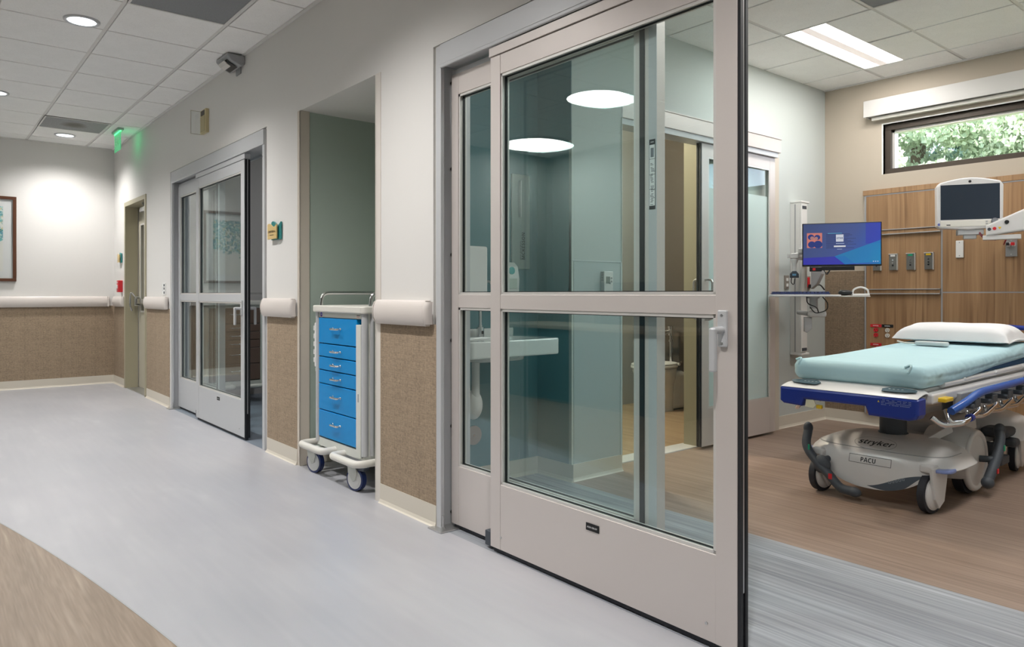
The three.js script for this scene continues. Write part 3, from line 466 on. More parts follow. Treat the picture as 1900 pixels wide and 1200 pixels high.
// ---------------------------------------------------------------- corridor fittings
{ // framed watercolour on the end wall
  const t = thing('framed_watercolour', 'teal abstract watercolour in a white mat and brown frame on the end wall', 'picture', [X0, 1.727, 1.57]);
  const hw = 0.562, hh = 0.484, f = 0.034;
  add(t, 'frame', [B(0, 0.035, -hh, -hh + f, -hw, hw, 0.003), B(0, 0.035, hh - f, hh, -hw, hw, 0.003), B(0, 0.035, -hh + f, hh - f, -hw, -hw + f, 0.003), B(0, 0.035, -hh + f, hh - f, hw - f, hw, 0.003)], mat([0.10, 0.038, 0.018], 0.35));
  add(t, 'mat_board', B(0.005, 0.014, -hh + f, hh - f, -hw + f, hw - f), mat([0.80, 0.79, 0.78], 0.8));
  const art = print(512, 440, (x, w, h) => {
    x.fillStyle = '#e9e6df'; x.fillRect(0, 0, w, h);
    for (let k = 0; k < 2600; k++) {
      const u = rnd(), v = rnd(), d = Math.abs(v - 0.42 - 0.22 * Math.sin(u * 5)) + 0.4 * (fb(u, v, 5, 5, 201) - 0.5); if (d > 0.33) continue;
      const c = [[42, 152, 160], [98, 188, 186], [24, 112, 128], [150, 205, 196], [206, 190, 132], [70, 140, 170]][Math.floor(rnd() * 6)];
      x.fillStyle = `rgba(${c[0]},${c[1]},${c[2]},${0.25 + 0.4 * rnd()})`; x.beginPath(); x.ellipse(u * w, v * h, 3 + 11 * rnd(), 2 + 7 * rnd(), rnd() * 3, 0, 6.283); x.fill();
    }
    x.strokeStyle = 'rgba(150,120,60,0.7)'; x.lineWidth = 3; x.beginPath(); x.moveTo(60, 400); x.bezierCurveTo(150, 300, 220, 330, 330, 230); x.stroke(); x.fillStyle = 'rgba(190,160,70,0.8)'; for (let k = 0; k < 16; k++) { x.beginPath(); x.ellipse(90 + 15 * k, 370 - 9 * k, 9, 4, k, 0, 6.283); x.fill(); }
  });
  add(t, 'painting', new THREE.PlaneGeometry(2 * (hw - 0.125), 2 * (hh - 0.115)).rotateY(Math.PI / 2).translate(0.0148, 0, 0), mat(0xffffff, 0.8, { map: art }));
  add(t, 'glazing', B(0.024, 0.025, -hh + f, hh - f, -hw + f, hw - f), M.clear);
}
{ // fire alarm pull station
  const t = thing('fire_alarm', 'red fire alarm pull station next to the olive door frame', 'fire alarm', [-9.66, 1.185, 0]);
  add(t, 'body', B(-0.045, 0.045, -0.065, 0.075, 0, 0.05, 0.006), M.red); add(t, 'pull_handle', B(-0.03, 0.03, -0.02, 0.02, 0.05, 0.062, 0.003), M.white);
  add(t, 'lettering', new THREE.PlaneGeometry(0.07, 0.03).translate(0, 0.048, 0.0506), decal(128, 56, (x, w, h) => { x.fillStyle = '#fff'; x.font = 'bold 40px sans-serif'; x.textAlign = 'center'; x.fillText('FIRE', w / 2, 42); }));
  add(t, 'tamper_tag', B(-0.02, 0.02, -0.13, -0.07, 0, 0.008, 0.001), M.clear);
}
function roomSign(label, x, y, w, h, words) {
  const t = thing('room_sign', label, 'sign', [x, y, 0], 0, 'small corridor room signs');
  const wave = dy => { const o = [[-w / 2, -h / 2 - dy], [w / 2, -h / 2 - dy]]; for (let i = 0; i <= 12; i++) { const u = 1 - i / 12; o.push([-w / 2 + w * u, h / 2 - dy + h * 0.14 * Math.sin(u * 6.0 + 0.6)]); } return o; };
  add(t, 'back_plate', ext(wave(0).map(([a, b]) => [a * 0.86 + 0.02, b * 0.98 + 0.004]), 0.010).translate(0, 0, 0.004), mat([0.02, 0.22, 0.22], 0.3));
  const f = add(t, 'gold_plate', ext(wave(0.0).map(([a, b]) => [a * 0.84 - 0.012, b * 0.82]), 0.008, 0.001).translate(0, 0, 0.022), mat([0.62, 0.45, 0.19], 0.45));
  add(t, 'standoff', C(0.012, 0.02, 0, 0, 0.014, 'z'), M.dark);
  add(f, 'lettering', new THREE.PlaneGeometry(w * 0.82, h * 0.5).translate(-0.012, -h * 0.06, 0.0306), decal(256, 110, (c, cw, ch) => { c.fillStyle = '#3a2208'; c.font = 'bold 40px sans-serif'; c.textAlign = 'center'; c.fillText(words, cw / 2, 50); c.fillRect(70, 78, 116, 6); }));
}
roomSign('gold and teal room sign on the wall left of the cart niche', -4.855, 1.52, 0.19, 0.115, 'CURTAIN 4');
roomSign('gold and teal room sign above the red fire alarm', -9.70, 1.52, 0.12, 0.11, '5');
{ const t = thing('switch_plate', 'white plate with small dark sensors beside the far sliding door', 'switch plate', [-7.75, 1.147, 0]); add(t, 'plate', B(-0.06, 0.06, -0.06, 0.06, 0, 0.007, 0.002), M.white); for (const [x, y] of [[0.02, 0.038], [0.02, 0.005], [0.02, -0.035]]) add(t, 'button', B(x - 0.014, x + 0.014, y - 0.011, y + 0.011, 0.007, 0.010, 0.001), M.charcoal); add(t, 'lettering', B(-0.04, -0.032, -0.02, 0.02, 0.0071, 0.0075), M.grey); }
{ // chime box with an unlit clear plate, above the far sliding door
  const t = thing('wall_chime', 'tan wall chime box with a clear flag plate above the far sliding door', 'chime', [-6.41, 2.56, 0]);
  add(t, 'back_box', B(-0.075, 0.075, -0.105, 0.095, 0, 0.028, 0.004), mat([0.60, 0.52, 0.30], 0.45)); add(t, 'grille', B(-0.05, 0.045, 0.045, 0.085, 0.028, 0.031), M.bronze); add(t, 'face', B(-0.06, 0.06, -0.09, 0.035, 0.028, 0.032, 0.001), mat([0.48, 0.41, 0.23], 0.5));
  const fl = add(t, 'clear_flag', B(-0.083, -0.079, -0.10, 0.09, 0.01, 0.10), M.clear);
  add(fl, 'flag_rim', [B(-0.0845, -0.0775, -0.104, -0.100, 0.01, 0.104), B(-0.0845, -0.0775, 0.09, 0.094, 0.01, 0.104), B(-0.0845, -0.0775, -0.10, 0.09, 0.10, 0.104)], mat([0.50, 0.47, 0.40], 0.4));
}
{ // edge lit exit sign
  const t = thing('exit_sign', 'green edge lit exit sign hanging from the corridor ceiling', 'exit sign', [-8.86, CEIL, 0.20]);
  add(t, 'canopy', B(-0.16, 0.16, -0.03, -0.004, -0.03, 0.03, 0.006), mat([0.35, 0.55, 0.42], 0.4));
  add(t, 'lit_edge', B(-0.15, 0.15, -0.045, -0.03, -0.006, 0.006), glow(0.05, 1.6, 0.45));
  add(t, 'acrylic_panel', B(-0.15, 0.15, -0.235, -0.045, -0.003, 0.003), new THREE.MeshPhysicalMaterial({ color: lin(0.3, 0.8, 0.5), emissive: lin(0.01, 0.30, 0.12), roughness: 0.25, transmission: 0.45, thickness: 0 }));
  for (const s of [1, -1]) add(t, 'lettering', new THREE.PlaneGeometry(0.26, 0.15).rotateY(s > 0 ? 0 : Math.PI).translate(0, -0.14, s * 0.0045), decal(256, 148, (x, w, h) => { x.fillStyle = '#eafff2'; x.font = 'bold 104px sans-serif'; x.textAlign = 'center'; x.fillText('EXIT', w / 2, 112); }));
  const l = new THREE.PointLight(lin(0.05, 1, 0.4), 0.012, 0, 2); l.position.set(0, -0.12, -0.06); l.castShadow = true; t.add(l);
}
{ // motion sensor at the top of the corridor wall
  const t = thing('motion_sensor', 'grey door motion sensor where corridor wall meets ceiling', 'sensor', [-5.60, 2.815, 0]);
  add(t, 'body', ext([[0, 0.0], [0.03, -0.018], [0.10, 0.012], [0.13, 0.045], [0.13, 0.06], [0, 0.06]], 0.26, 0.006).rotateY(-Math.PI / 2).translate(0.13, 0, 0), M.grey);
  add(t, 'dark_window', ext([[0.04, -0.017], [0.10, 0.009], [0.118, 0.03], [0.10, 0.012]], 0.17).rotateY(-Math.PI / 2).translate(0.085, -0.006, 0.002), M.black);
  add(t, 'lens_bar', ext([[0.075, -0.004], [0.105, 0.009], [0.123, 0.03], [0.113, 0.025]], 0.14).rotateY(-Math.PI / 2).translate(0.055, -0.01, 0.006), M.aluPale);
  add(t, 'bracket', B(-0.05, 0.05, -0.05, 0.0, 0, 0.008), M.grey);
}
// nurse station desk, mirrored in the door glass
{ const t = thing('nurse_station_desk', 'long desk with a dark teal front across the corridor', 'desk', [-5.2, 0, 3.45]);
  add(t, 'front_panel', B(-1.3, 1.3, 0.0, 0.74, -0.35, -0.31), M.tealDark); add(t, 'worktop', B(-1.35, 1.35, 0.74, 0.775, -0.4, 0.4, 0.006), mat([0.42, 0.36, 0.28], 0.4));
  add(t, 'side_panel', B(-1.3, -1.26, 0, 0.74, -0.31, 0.36), M.tealDark); add(t, 'side_panel', B(1.26, 1.3, 0, 0.74, -0.31, 0.36), M.tealDark); add(t, 'privacy_screen', B(-0.35, 0.55, 0.775, 1.22, 0.30, 0.33), mat([0.015, 0.075, 0.12], 0.5)); }

// ---------------------------------------------------------------- drawer carts on casters
function makeCart(name, label, pos, turn, drawerMat, opts = {}) {
  const t = thing(name, label, 'cart', pos, turn), w = 0.31, D = 0.24;   // front at +z
  const body = add(t, 'cabinet', [B(-w, w, 0.165, 0.215, -D, D), B(-w, -w + 0.012, 0.215, 0.99, -D, D - 0.005), B(w - 0.012, w, 0.215, 0.99, -D, D - 0.005), B(-w, w, 0.215, 0.99, -D, -D + 0.012), B(-w + 0.012, w - 0.012, 0.957, 0.99, -D, D)], M.putty);
  add(body, 'interior', B(-w + 0.013, w - 0.013, 0.216, 0.956, -D + 0.013, D - 0.03), M.dark);
  for (const s of [-1, 1]) { const p = add(t, 'corner_post', [C(0.019, 0.80, s * (w - 0.010), 0.59, D - 0.006), C(0.012, 0.80, s * (w + 0.004), 0.59, D - 0.045), C(0.015, 0.80, s * (w - 0.005), 0.59, -D + 0.02)], M.aluCool); }
  const cuts = [0.957, 0.797, 0.716, 0.634, 0.551, 0.39, 0.222];
  for (let k = 0; k < 6; k++) {
    const y1 = cuts[k] - 0.003, y0 = cuts[k + 1] + 0.003, dr = add(t, 'drawer', B(-w + 0.035, w - 0.085, y0, y1, D - 0.03, D + 0.006, 0.003), drawerMat), yc = (y0 + y1) / 2 + (y1 - y0 > 0.1 ? 0.015 : 0);
    add(dr, 'handle', [P([[-0.075, yc, D + 0.004], [-0.072, yc - 0.002, D + 0.03], [0.020, yc - 0.002, D + 0.03], [0.023, yc, D + 0.004]], 0.0065, 0.018), S(0.010, -0.075, yc, D + 0.008, 1, 0.8, 0.6), S(0.010, 0.023, yc, D + 0.008, 1, 0.8, 0.6)].map(g => g.translate(-0.0, 0, 0)), M.chrome);
  }
  const bar = add(t, 'locking_bar', B(w - 0.083, w - 0.028, 0.175, 0.925, D - 0.02, D + 0.012, 0.003), M.putty);
  add(bar, 'hinge', B(w - 0.029, w - 0.021, 0.18, 0.92, D - 0.01, D + 0.008), M.grey); add(bar, 'lock_slot', B(w - 0.06, w - 0.05, 0.49, 0.535, D + 0.012, D + 0.014), M.grey);
  add(t, 'worktop', ext(rrect(2 * w + 0.05, 2 * D + 0.06, 0.035), 0.042, 0.008).rotateX(-Math.PI / 2).translate(0, 0.988, 0), M.offwhite);
  add(t, 'top_rail', P([[-w + 0.03, 1.02, D - 0.01], [-w + 0.03, 1.105, D - 0.02], [-w + 0.03, 1.105, -D + 0.01], [w - 0.03, 1.105, -D + 0.01], [w - 0.03, 1.105, D - 0.06], [w - 0.03, 1.02, D - 0.05]], 0.011, 0.045), M.chrome);
  add(t, 'base_frame', B(-w + 0.02, w - 0.02, 0.13, 0.166, -D + 0.02, D - 0.02), M.grey);
  for (const s of [-1, 1]) for (const f of [1, -1]) {
    const cx0 = s * 0.27, g = P([[s * 0.04 + s * 0.02, 0.168, f * D], [s * 0.06, 0.168, f * (D + 0.085)], [s * (w + 0.07), 0.168, f * (D + 0.085)], [s * (w + 0.07), 0.168, f * (D - 0.11)], [s * (w - 0.01), 0.168, f * (D - 0.11)]], 0.021, 0.05);
    const b = add(t, 'corner_bumper', g, M.offwhite); add(b, 'bumper_bracket', B(cx0 - 0.05, cx0 + 0.05, 0.14, 0.15, Math.min(f * (D - 0.1), f * (D + 0.075)), Math.max(f * (D - 0.1), f * (D + 0.075))), M.putty);
    const cx = s * 0.27, cz = f * (D + 0.03), ang = opts.casterTurn ?? 0.5, cs = new THREE.Group(); const fx = Math.cos(ang), fz = Math.sin(ang);
    const tr = gs => gs.map(q => q.rotateY(ang).translate(cx, 0, cz));
    const wheel = add(t, 'caster', tr([C(0.066, 0.030, 0, 0.066, 0, 'z', 0.066, 36)]), M.navy);
    add(wheel, 'wheel_disc', tr([C(0.054, 0.036, 0, 0.066, 0, 'z', 0.054, 32), C(0.048, 0.040, 0, 0.066, 0, 'z', 0.044, 32)]), M.white);
    add(wheel, 'fork', tr([C(0.026, 0.03, -0.012, 0.143, 0), ext([[-0.045, 0.138], [0.02, 0.138], [0.03, 0.11], [0.018, 0.066], [-0.005, 0.055], [-0.02, 0.075], [-0.04, 0.1]], 0.008).translate(0, 0, 0.02), ext([[-0.045, 0.138], [0.02, 0.138], [0.03, 0.11], [0.018, 0.066], [-0.005, 0.055], [-0.02, 0.075], [-0.04, 0.1]], 0.008).translate(0, 0, -0.028)]), M.putty);
    add(wheel, 'brake_pedal', tr([B(0.02, 0.085, 0.118, 0.138, -0.022, 0.022, 0.007)]), s > 0 ? M.charcoal : M.putty);
  }
  if (opts.full) {
    add(t, 'maker_badge', new THREE.CircleGeometry(0.019, 24).translate(-w + 0.062, 0.973, D + 0.001), decal(128, 128, (x, W2, h) => { x.fillStyle = '#d8d4d2'; x.beginPath(); x.arc(64, 64, 64, 0, 7); x.fill(); x.fillStyle = '#3a2f9c'; x.beginPath(); x.arc(64, 60, 52, 0, 7); x.fill(); x.fillStyle = '#fff'; x.font = 'bold 26px sans-serif'; x.textAlign = 'center'; x.fillText('TriFin', 64, 68); x.fillStyle = '#b04a52'; x.fillRect(40, 86, 48, 6); }));
    add(t, 'label_sticker', new THREE.PlaneGeometry(0.06, 0.024).translate(w - 0.075, 0.973, D + 0.001), decal(160, 64, (x, W2, h) => { x.fillStyle = '#dcdcd4'; x.fillRect(0, 0, W2, h); x.fillStyle = '#444'; x.fillRect(30, 18, 110, 12); x.fillStyle = '#b33'; x.fillRect(30, 42, 90, 6); }));
    const ps = add(t, 'power_strip', [B(-w - 0.058, -w - 0.02, 0.64, 0.92, 0.16, 0.235, 0.008), ...[0, 1, 2, 3, 4].map(k => B(-w - 0.064, -w - 0.05, 0.67 + 0.05 * k, 0.70 + 0.05 * k, 0.17, 0.238, 0.003))], M.white);
    add(ps, 'cord', T([[-w - 0.036, 0.92, 0.20], [-w - 0.04, 0.965, 0.20], [-w - 0.012, 0.972, 0.20]], 0.006), M.offwhite); add(ps, 'bracket', [B(-w - 0.05, -w, 0.615, 0.635, 0.17, 0.23), B(-w - 0.02, -w, 0.63, 0.93, 0.17, 0.22)], M.white);
    for (const y of [0.58, 0.30]) add(t, 'side_bracket', ext(rrect(0.09, 0.13, 0.012), 0.006).rotateY(Math.PI / 2).translate(w + 0.012, y, 0.06), M.putty);
    add(t, 'side_channel', [B(w, w + 0.012, 0.2, 0.97, 0.10, 0.13), B(w, w + 0.012, 0.2, 0.97, 0.02, 0.05)], M.aluCool);
  }
  return t;
}
makeCart('medicine_cart', 'bright blue six drawer medical cart parked in the niche', [-3.975, 0, -0.275], 0, M.blue, { full: true, casterTurn: 0.25 });
makeCart('medicine_cart', 'brown drawer medical cart behind the far sliding door', [-7.70, 0, -0.62], Math.PI / 2, M.browndraw, { casterTurn: 1.2 });

// ---------------------------------------------------------------- sink alcove, column
{ const t = thing('sink', 'white wall hung hand wash sink seen through the door glass', 'sink', [-3.38, 0, -0.55]);
  const o = rrect(0.43, 0.62, 0.03).map(([a, b]) => [a + 0.215, b]), hole = rrect(0.28, 0.44, 0.08).map(([a, b]) => [a + 0.25, b]).reverse();
  add(t, 'basin', [ext(o, 0.09, 0.008, [hole]).rotateX(-Math.PI / 2).translate(0, 0.768, 0), gridG(32, 10, (u, v) => { const a = u * 6.2832, k = Math.pow(Math.max(0, 1 - v), 0.45), c = Math.cos(a), s = Math.sin(a), n = Math.pow(Math.pow(Math.abs(c), 3) + Math.pow(Math.abs(s), 3), -1 / 3); return [0.25 + 0.142 * n * c * (0.05 + 0.95 * k), 0.855 - 0.125 * Math.pow(v, 0.6), 0.222 * n * s * (0.05 + 0.95 * k)]; }), ext(rrect(0.28, 0.36, 0.08).map(([a, b]) => [a + 0.18, b]), 0.04, 0.01).rotateX(-Math.PI / 2).translate(0, 0.735, 0)], M.porcelain).material.side = THREE.DoubleSide;
  add(t, 'backsplash', B(0, 0.02, 0.855, 0.90, -0.31, 0.31, 0.006), M.porcelain);
  const f = add(t, 'faucet', [C(0.022, 0.055, 0.075, 0.885, -0.02), P([[0.075, 0.9, -0.02], [0.075, 1.17, -0.02], [0.19, 1.17, -0.02], [0.19, 1.08, -0.02]], 0.010, 0.055), C(0.013, 0.012, 0.075, 0.918, -0.02)], M.chrome); add(f, 'sensor_eye', B(0.094, 0.099, 0.873, 0.892, -0.027, -0.013, 0.002), M.black);
  add(t, 'drain_trap', [P([[0.22, 0.73, 0.12], [0.22, 0.50, 0.12], [0.12, 0.46, 0.12], [0.12, 0.56, 0.12], [0.0, 0.56, 0.12]], 0.022, 0.05), S(0.05, 0.20, 0.50, 0.12, 1, 1.6, 1)], M.white); add(t, 'supply_pipe', T([[0.06, 0.74, 0.20], [0.05, 0.62, 0.24], [0.12, 0.55, 0.18], [0.0, 0.52, 0.20]], 0.008), M.steel);
  add(t, 'wall_flange', C(0.035, 0.012, 0.006, 0.56, 0.12, 'x'), M.chrome);
}
{ const t = thing('towel_dispenser', 'white paper towel dispenser on the wall above the sink', 'dispenser', [-3.38, 1.22, -0.40]); add(t, 'housing', B(0, 0.2, -0.16, 0.14, -0.13, 0.13, 0.012), M.white); add(t, 'paper_outlet', B(0.04, 0.17, -0.18, -0.16, -0.1, 0.1, 0.004), M.grey); add(t, 'paper_towel', gridG(8, 8, (u, v) => [0.09 + 0.03 * Math.sin(v * 2) * u, -0.18 - 0.13 * v, -0.05 + 0.1 * u * (1 - 0.3 * v)]), M.linen).material.side = THREE.DoubleSide; }
{ const t = thing('soap_dispenser', 'white soap dispenser with a clear window beside the sink', 'dispenser', [-3.38, 1.16, -0.78]); add(t, 'housing', ext([[0, -0.11], [0.05, -0.11], [0.10, -0.06], [0.105, 0.03], [0.09, 0.10], [0.06, 0.125], [0, 0.125]], 0.115, 0.008).translate(0, 0, -0.0575), M.white); add(t, 'window', B(0.098, 0.108, -0.03, 0.03, -0.035, 0.035, 0.003), mat([0.62, 0.68, 0.62], 0.2)); add(t, 'emblem', C(0.022, 0.004, 0.101, 0.075, 0, 'x'), mat([0.1, 0.45, 0.45], 0.4)); add(t, 'push_bar', B(0.05, 0.105, -0.115, -0.085, -0.045, 0.045, 0.005), M.charcoal); }
{ const t = thing('glove_box_holder', 'clear dispenser panel with vertical lettering on the sink wall', 'dispenser', [-3.38, 1.50, -0.905]);
  add(t, 'back_panel', B(0, 0.012, -0.25, 0.32, -0.09, 0.05, 0.003), mat([0.44, 0.50, 0.47], 0.4)); add(t, 'clear_cover', B(0.03, 0.033, -0.25, 0.32, -0.09, 0.05), M.clear); add(t, 'edge_strip', B(0.012, 0.034, 0.06, 0.28, -0.006, 0.0), M.white);
  add(t, 'lettering', new THREE.PlaneGeometry(0.05, 0.22).rotateY(Math.PI / 2).translate(0.0128, -0.09, -0.03), decal(96, 420, (x, w, h) => { x.fillStyle = '#20282a'; x.save(); x.translate(64, h - 10); x.rotate(-Math.PI / 2); x.font = 'bold 60px sans-serif'; x.fillText('MCKESSON', 0, 16, 400); x.restore(); x.save(); x.translate(20, h - 10); x.rotate(-Math.PI / 2); x.font = '24px sans-serif'; x.fillText('gloves gloves gloves', 0, 6, 400); x.restore(); })); }
{ const t = thing('cleanout_cover', 'round steel cover plate on the wall under the sink', 'cover plate', [-3.38, 0.288, -0.575]); add(t, 'plate', C(0.055, 0.008, 0.004, 0, 0, 'x', 0.055, 36), mat([0.45, 0.42, 0.40], 0.35, { metalness: 0.7 })); add(t, 'screw', C(0.006, 0.004, 0.009, 0, 0, 'x'), M.chrome); }
{ const t = thing('wall_guard_panel', 'blue grey wall guard panel on the column below the thermostat height', 'wall panel', [-3.08, 0, -1.285]); add(t, 'sheet', B(0, 0.003, 0.1, 1.292, -0.2, 0.2), mat([0.50, 0.56, 0.565], 0.45)); add(t, 'edge_trim', [B(0, 0.006, 1.292, 1.300, -0.212, 0.215, 0.002), B(0, 0.006, 0.1, 1.292, -0.212, -0.2, 0.002)], mat([0.56, 0.61, 0.62], 0.4));  add(t, 'corner_guard', [B(-0.02, 0.004, 0.1, 2.0, 0.208, 0.219), B(-0.02, 0.004, 0.1, 2.2, -0.219, -0.213)], mat([0.60, 0.64, 0.61], 0.45)); }
{ const t = thing('thermostat', 'white thermostat with a small display on the column', 'thermostat', [-3.077, 1.175, -1.35]); add(t, 'body', B(0, 0.03, -0.062, 0.062, -0.04, 0.04, 0.005), M.white); add(t, 'display', B(0.03, 0.0315, -0.012, 0.03, -0.01, 0.024, 0.001), mat([0.25, 0.28, 0.26], 0.3)); for (const [y, z] of [[0.02, -0.024], [0.0, -0.024], [-0.01, -0.01]]) add(t, 'button', B(0.03, 0.033, y - 0.006, y + 0.006, z - 0.006, z + 0.006, 0.001), M.grey); for (let k = 0; k < 6; k++) add(t, 'vent_slot', B(0.006, 0.024, 0.05 - 0.009 * k, 0.053 - 0.009 * k, 0.0395, 0.0405), M.charcoal); }

// ---------------------------------------------------------------- bathroom: toilet with flush valve
{ const t = thing('toilet', 'white floor mounted toilet in the bathroom doorway', 'toilet', [-4.45, 0, -3.5]);
  const egg = (a, k) => { const c = Math.cos(a), s = Math.sin(a); return [0.18 * k * s * (1 - 0.10 * c), (c > 0 ? 0.27 : 0.22) * k * c]; };
  const prof = [[0.44, 0.64, -0.02], [0.47, 0.62, -0.02], [0.48, 0.55, -0.03], [0.50, 0.25, -0.04], [0.52, 0.12, -0.04], [0.62, 0.0, 0]];
  const ys = [[0.0, 0.60, -0.06], [0.03, 0.58, -0.06], [0.16, 0.60, -0.06], [0.24, 0.70, -0.03], [0.31, 0.88, 0.0], [0.37, 0.97, 0.02], [0.405, 1.0, 0.02], [0.41, 0.94, 0.02], [0.405, 0.8, 0.02], [0.33, 0.6, 0.03], [0.26, 0.2, 0.03]];
  add(t, 'bowl', [gridG(48, ys.length - 1, (u, v) => { const r = ys[Math.round(v * (ys.length - 1))], p = egg(u * 6.2832, r[1]); return [p[0], r[0], p[1] + r[2]]; }), B(-0.10, 0.10, 0, 0.36, -0.34, -0.1, 0.045)], M.porcelain).material.side = THREE.DoubleSide;
  const oval = k => { const o = []; for (let i = 0; i < 40; i++) { const p = egg(i / 40 * 6.2832, k); o.push([p[0], -p[1] - 0.02]); } return o; };
  add(t, 'seat', ext(oval(1.04), 0.022, 0.006, [oval(0.68).reverse()]).rotateX(-Math.PI / 2).translate(0, 0.413, 0), M.white);
  add(t, 'lid', ext(oval(1.02), 0.016, 0.005).rotateX(-Math.PI / 2).translate(0, 0.437, 0), M.white); add(t, 'hinge', C(0.014, 0.2, 0, 0.43, -0.22, 'x'), M.white);
  const f = thing('flush_valve', 'chrome flush valve above the toilet', 'flush valve', [-4.45, 0, -3.72]);
  add(f, 'pipe', [C(0.017, 0.32, 0, 0.56, 0), C(0.026, 0.03, 0, 0.405, 0), C(0.03, 0.07, 0, 0.735, 0), C(0.034, 0.02, 0, 0.78, 0), C(0.024, 0.02, 0, 0.65, 0)], M.chrome); add(f, 'supply_stop', [C(0.02, 0.12, -0.07, 0.735, 0, 'x'), C(0.034, 0.03, -0.14, 0.735, 0, 'x'), C(0.017, 0.18, -0.03, 0.735, -0.09, 'z')], M.chrome); add(f, 'handle', [C(0.02, 0.09, 0, 0.735, 0.07, 'z'), C(0.03, 0.03, 0, 0.735, 0.115, 'z'), S(0.024, 0, 0.735, 0.14)], M.chrome); }
{ const t = thing('grab_bar', 'dark grab bar on the bathroom wall beside the toilet', 'grab bar', [-4.33, 0.78, -3.87]); add(t, 'bar', P([[0.0, 0.2, -0.03], [0.0, 0.2, 0.04], [0.0, -0.25, 0.04], [0.0, -0.25, -0.03]], 0.016, 0.03), M.steel); }

// ---------------------------------------------------------------- head wall: wood panelling, outlets
{ const t = thing('headwall_panelling', 'oak veneer headwall panelling with grey seams and rails', 'wall panelling', [0, 0, -4.3]);
  const a = -2.86, s = -2.265, r = 0.68, y1 = 1.913, seam = 0.014;
  const panel = (x0, x1, y0, yy) => add(t, 'panel', B(x0, x1, y0, yy, 0, 0.03, 0.001), M.oak);
  panel(a + seam, s - seam / 2, 0.1, 1.108); panel(a + seam, s - seam / 2, 1.122, 1.598); panel(a + seam, s - seam / 2, 1.612, y1);
  panel(s + seam / 2, -0.9, 0.1, 1.106); panel(s + seam / 2, -0.9, 1.116, y1); panel(-0.885, r, 0.1, 1.106); panel(-0.885, r, 1.116, y1);
  add(t, 'cap', B(a - 0.012, r, y1 + 0.01, 1.965, 0, 0.036, 0.001), M.oak);
  add(t, 'backing', B(a, r, 0.1, 1.95, -0.002, 0.004), M.grey);
  add(t, 'seam_strip', [B(a, a + seam - 0.001, 0.1, y1, 0, 0.031), B(s - seam / 2 + 0.001, s + seam / 2 - 0.001, 0.1, y1, 0.004, 0.028), B(a, r, y1, y1 + 0.009, 0, 0.032), B(s + seam / 2, r, 1.107, 1.115, 0.004, 0.030), B(-0.899, -0.886, 0.1, y1, 0.004, 0.028)], M.seamGrey);
  for (const y of [1.115, 1.602]) { const g = add(t, 'equipment_rail', [B(a + seam, s - seam / 2, y - 0.016, y + 0.024, 0.03, 0.04), B(a + seam, s - seam / 2, y + 0.019, y + 0.026, 0.03, 0.052, 0.002), B(a + seam, s - seam / 2, y - 0.018, y - 0.010, 0.03, 0.052, 0.002)], M.seamGrey); add(g, 'wood_insert', B(a + seam, s - seam / 2, y - 0.009, y + 0.018, 0.04, 0.043), M.oak); }
}
struct('trim_11', 'brown woven wall covering between room corner and oak panelling', 'wall covering', B(-3.216, -2.875, 0.1, 1.295, -4.3, -4.295), M.fabric2);
function gasOutlet(x, label, tabMat, words) {
  const t = thing('gas_outlet', label, 'gas outlet', [x, 1.357, -4.27], 0, 'medical gas outlets on the panelling');
  add(t, 'plate', B(-0.031, 0.031, -0.064, 0.064, 0, 0.014, 0.002), mat([0.24, 0.235, 0.22], 0.35, { metalness: 0.6 })); add(t, 'rim', [B(0.031, 0.036, -0.066, 0.068, 0, 0.016), B(-0.034, 0.036, 0.064, 0.070, 0, 0.018)], M.aluPale);
  add(t, 'colour_tab', B(-0.018, 0.018, 0.046, 0.061, 0.014, 0.017, 0.001), tabMat);
  for (const y of [0.018, -0.006, -0.026]) add(t, 'port', C(0.0065, 0.006, 0, y, 0.015, 'z'), y < -0.02 ? M.black : M.chrome);
}
gasOutlet(-2.755, 'grey gas outlet with a white tab partly behind the computer monitor', M.white); gasOutlet(-2.625, 'grey gas outlet with a white tab next to the green tabbed one', M.white); gasOutlet(-2.49, 'grey gas outlet with a green tab on the oak panelling', M.green); gasOutlet(-2.355, 'grey gas outlet with a yellow tab on the oak panelling', M.yellow);
{ const t = thing('blank_plate', 'plain white cover plate below the patient monitor', 'cover plate', [-2.137, 1.441, -4.27]); add(t, 'plate', B(-0.027, 0.027, -0.066, 0.066, 0, 0.010, 0.006), M.white); add(t, 'screw', [C(0.004, 0.003, 0, 0.05, 0.010, 'z'), C(0.004, 0.003, 0, -0.05, 0.010, 'z')], M.grey); }
{ const t = thing('data_box', 'grey data jack box with red and black plugs on the panelling', 'data box', [-1.797, 1.437, -4.27]); add(t, 'plate', B(-0.036, 0.036, -0.066, 0.066, 0, 0.014, 0.003), mat([0.34, 0.34, 0.34], 0.4, { metalness: 0.5 })); add(t, 'jack', [B(-0.026, -0.004, 0.008, 0.036, 0.014, 0.024, 0.002), B(0.004, 0.026, 0.008, 0.036, 0.014, 0.018, 0.002)], M.white); add(t, 'plug', B(-0.024, -0.006, 0.014, 0.036, 0.024, 0.045, 0.003), M.black); add(t, 'plug', B(0.005, 0.025, 0.014, 0.036, 0.018, 0.042, 0.003), M.red); add(t, 'screw', [C(0.005, 0.003, 0, 0.05, 0.0145, 'z'), C(0.005, 0.003, 0, -0.05, 0.0145, 'z')], M.steel); }
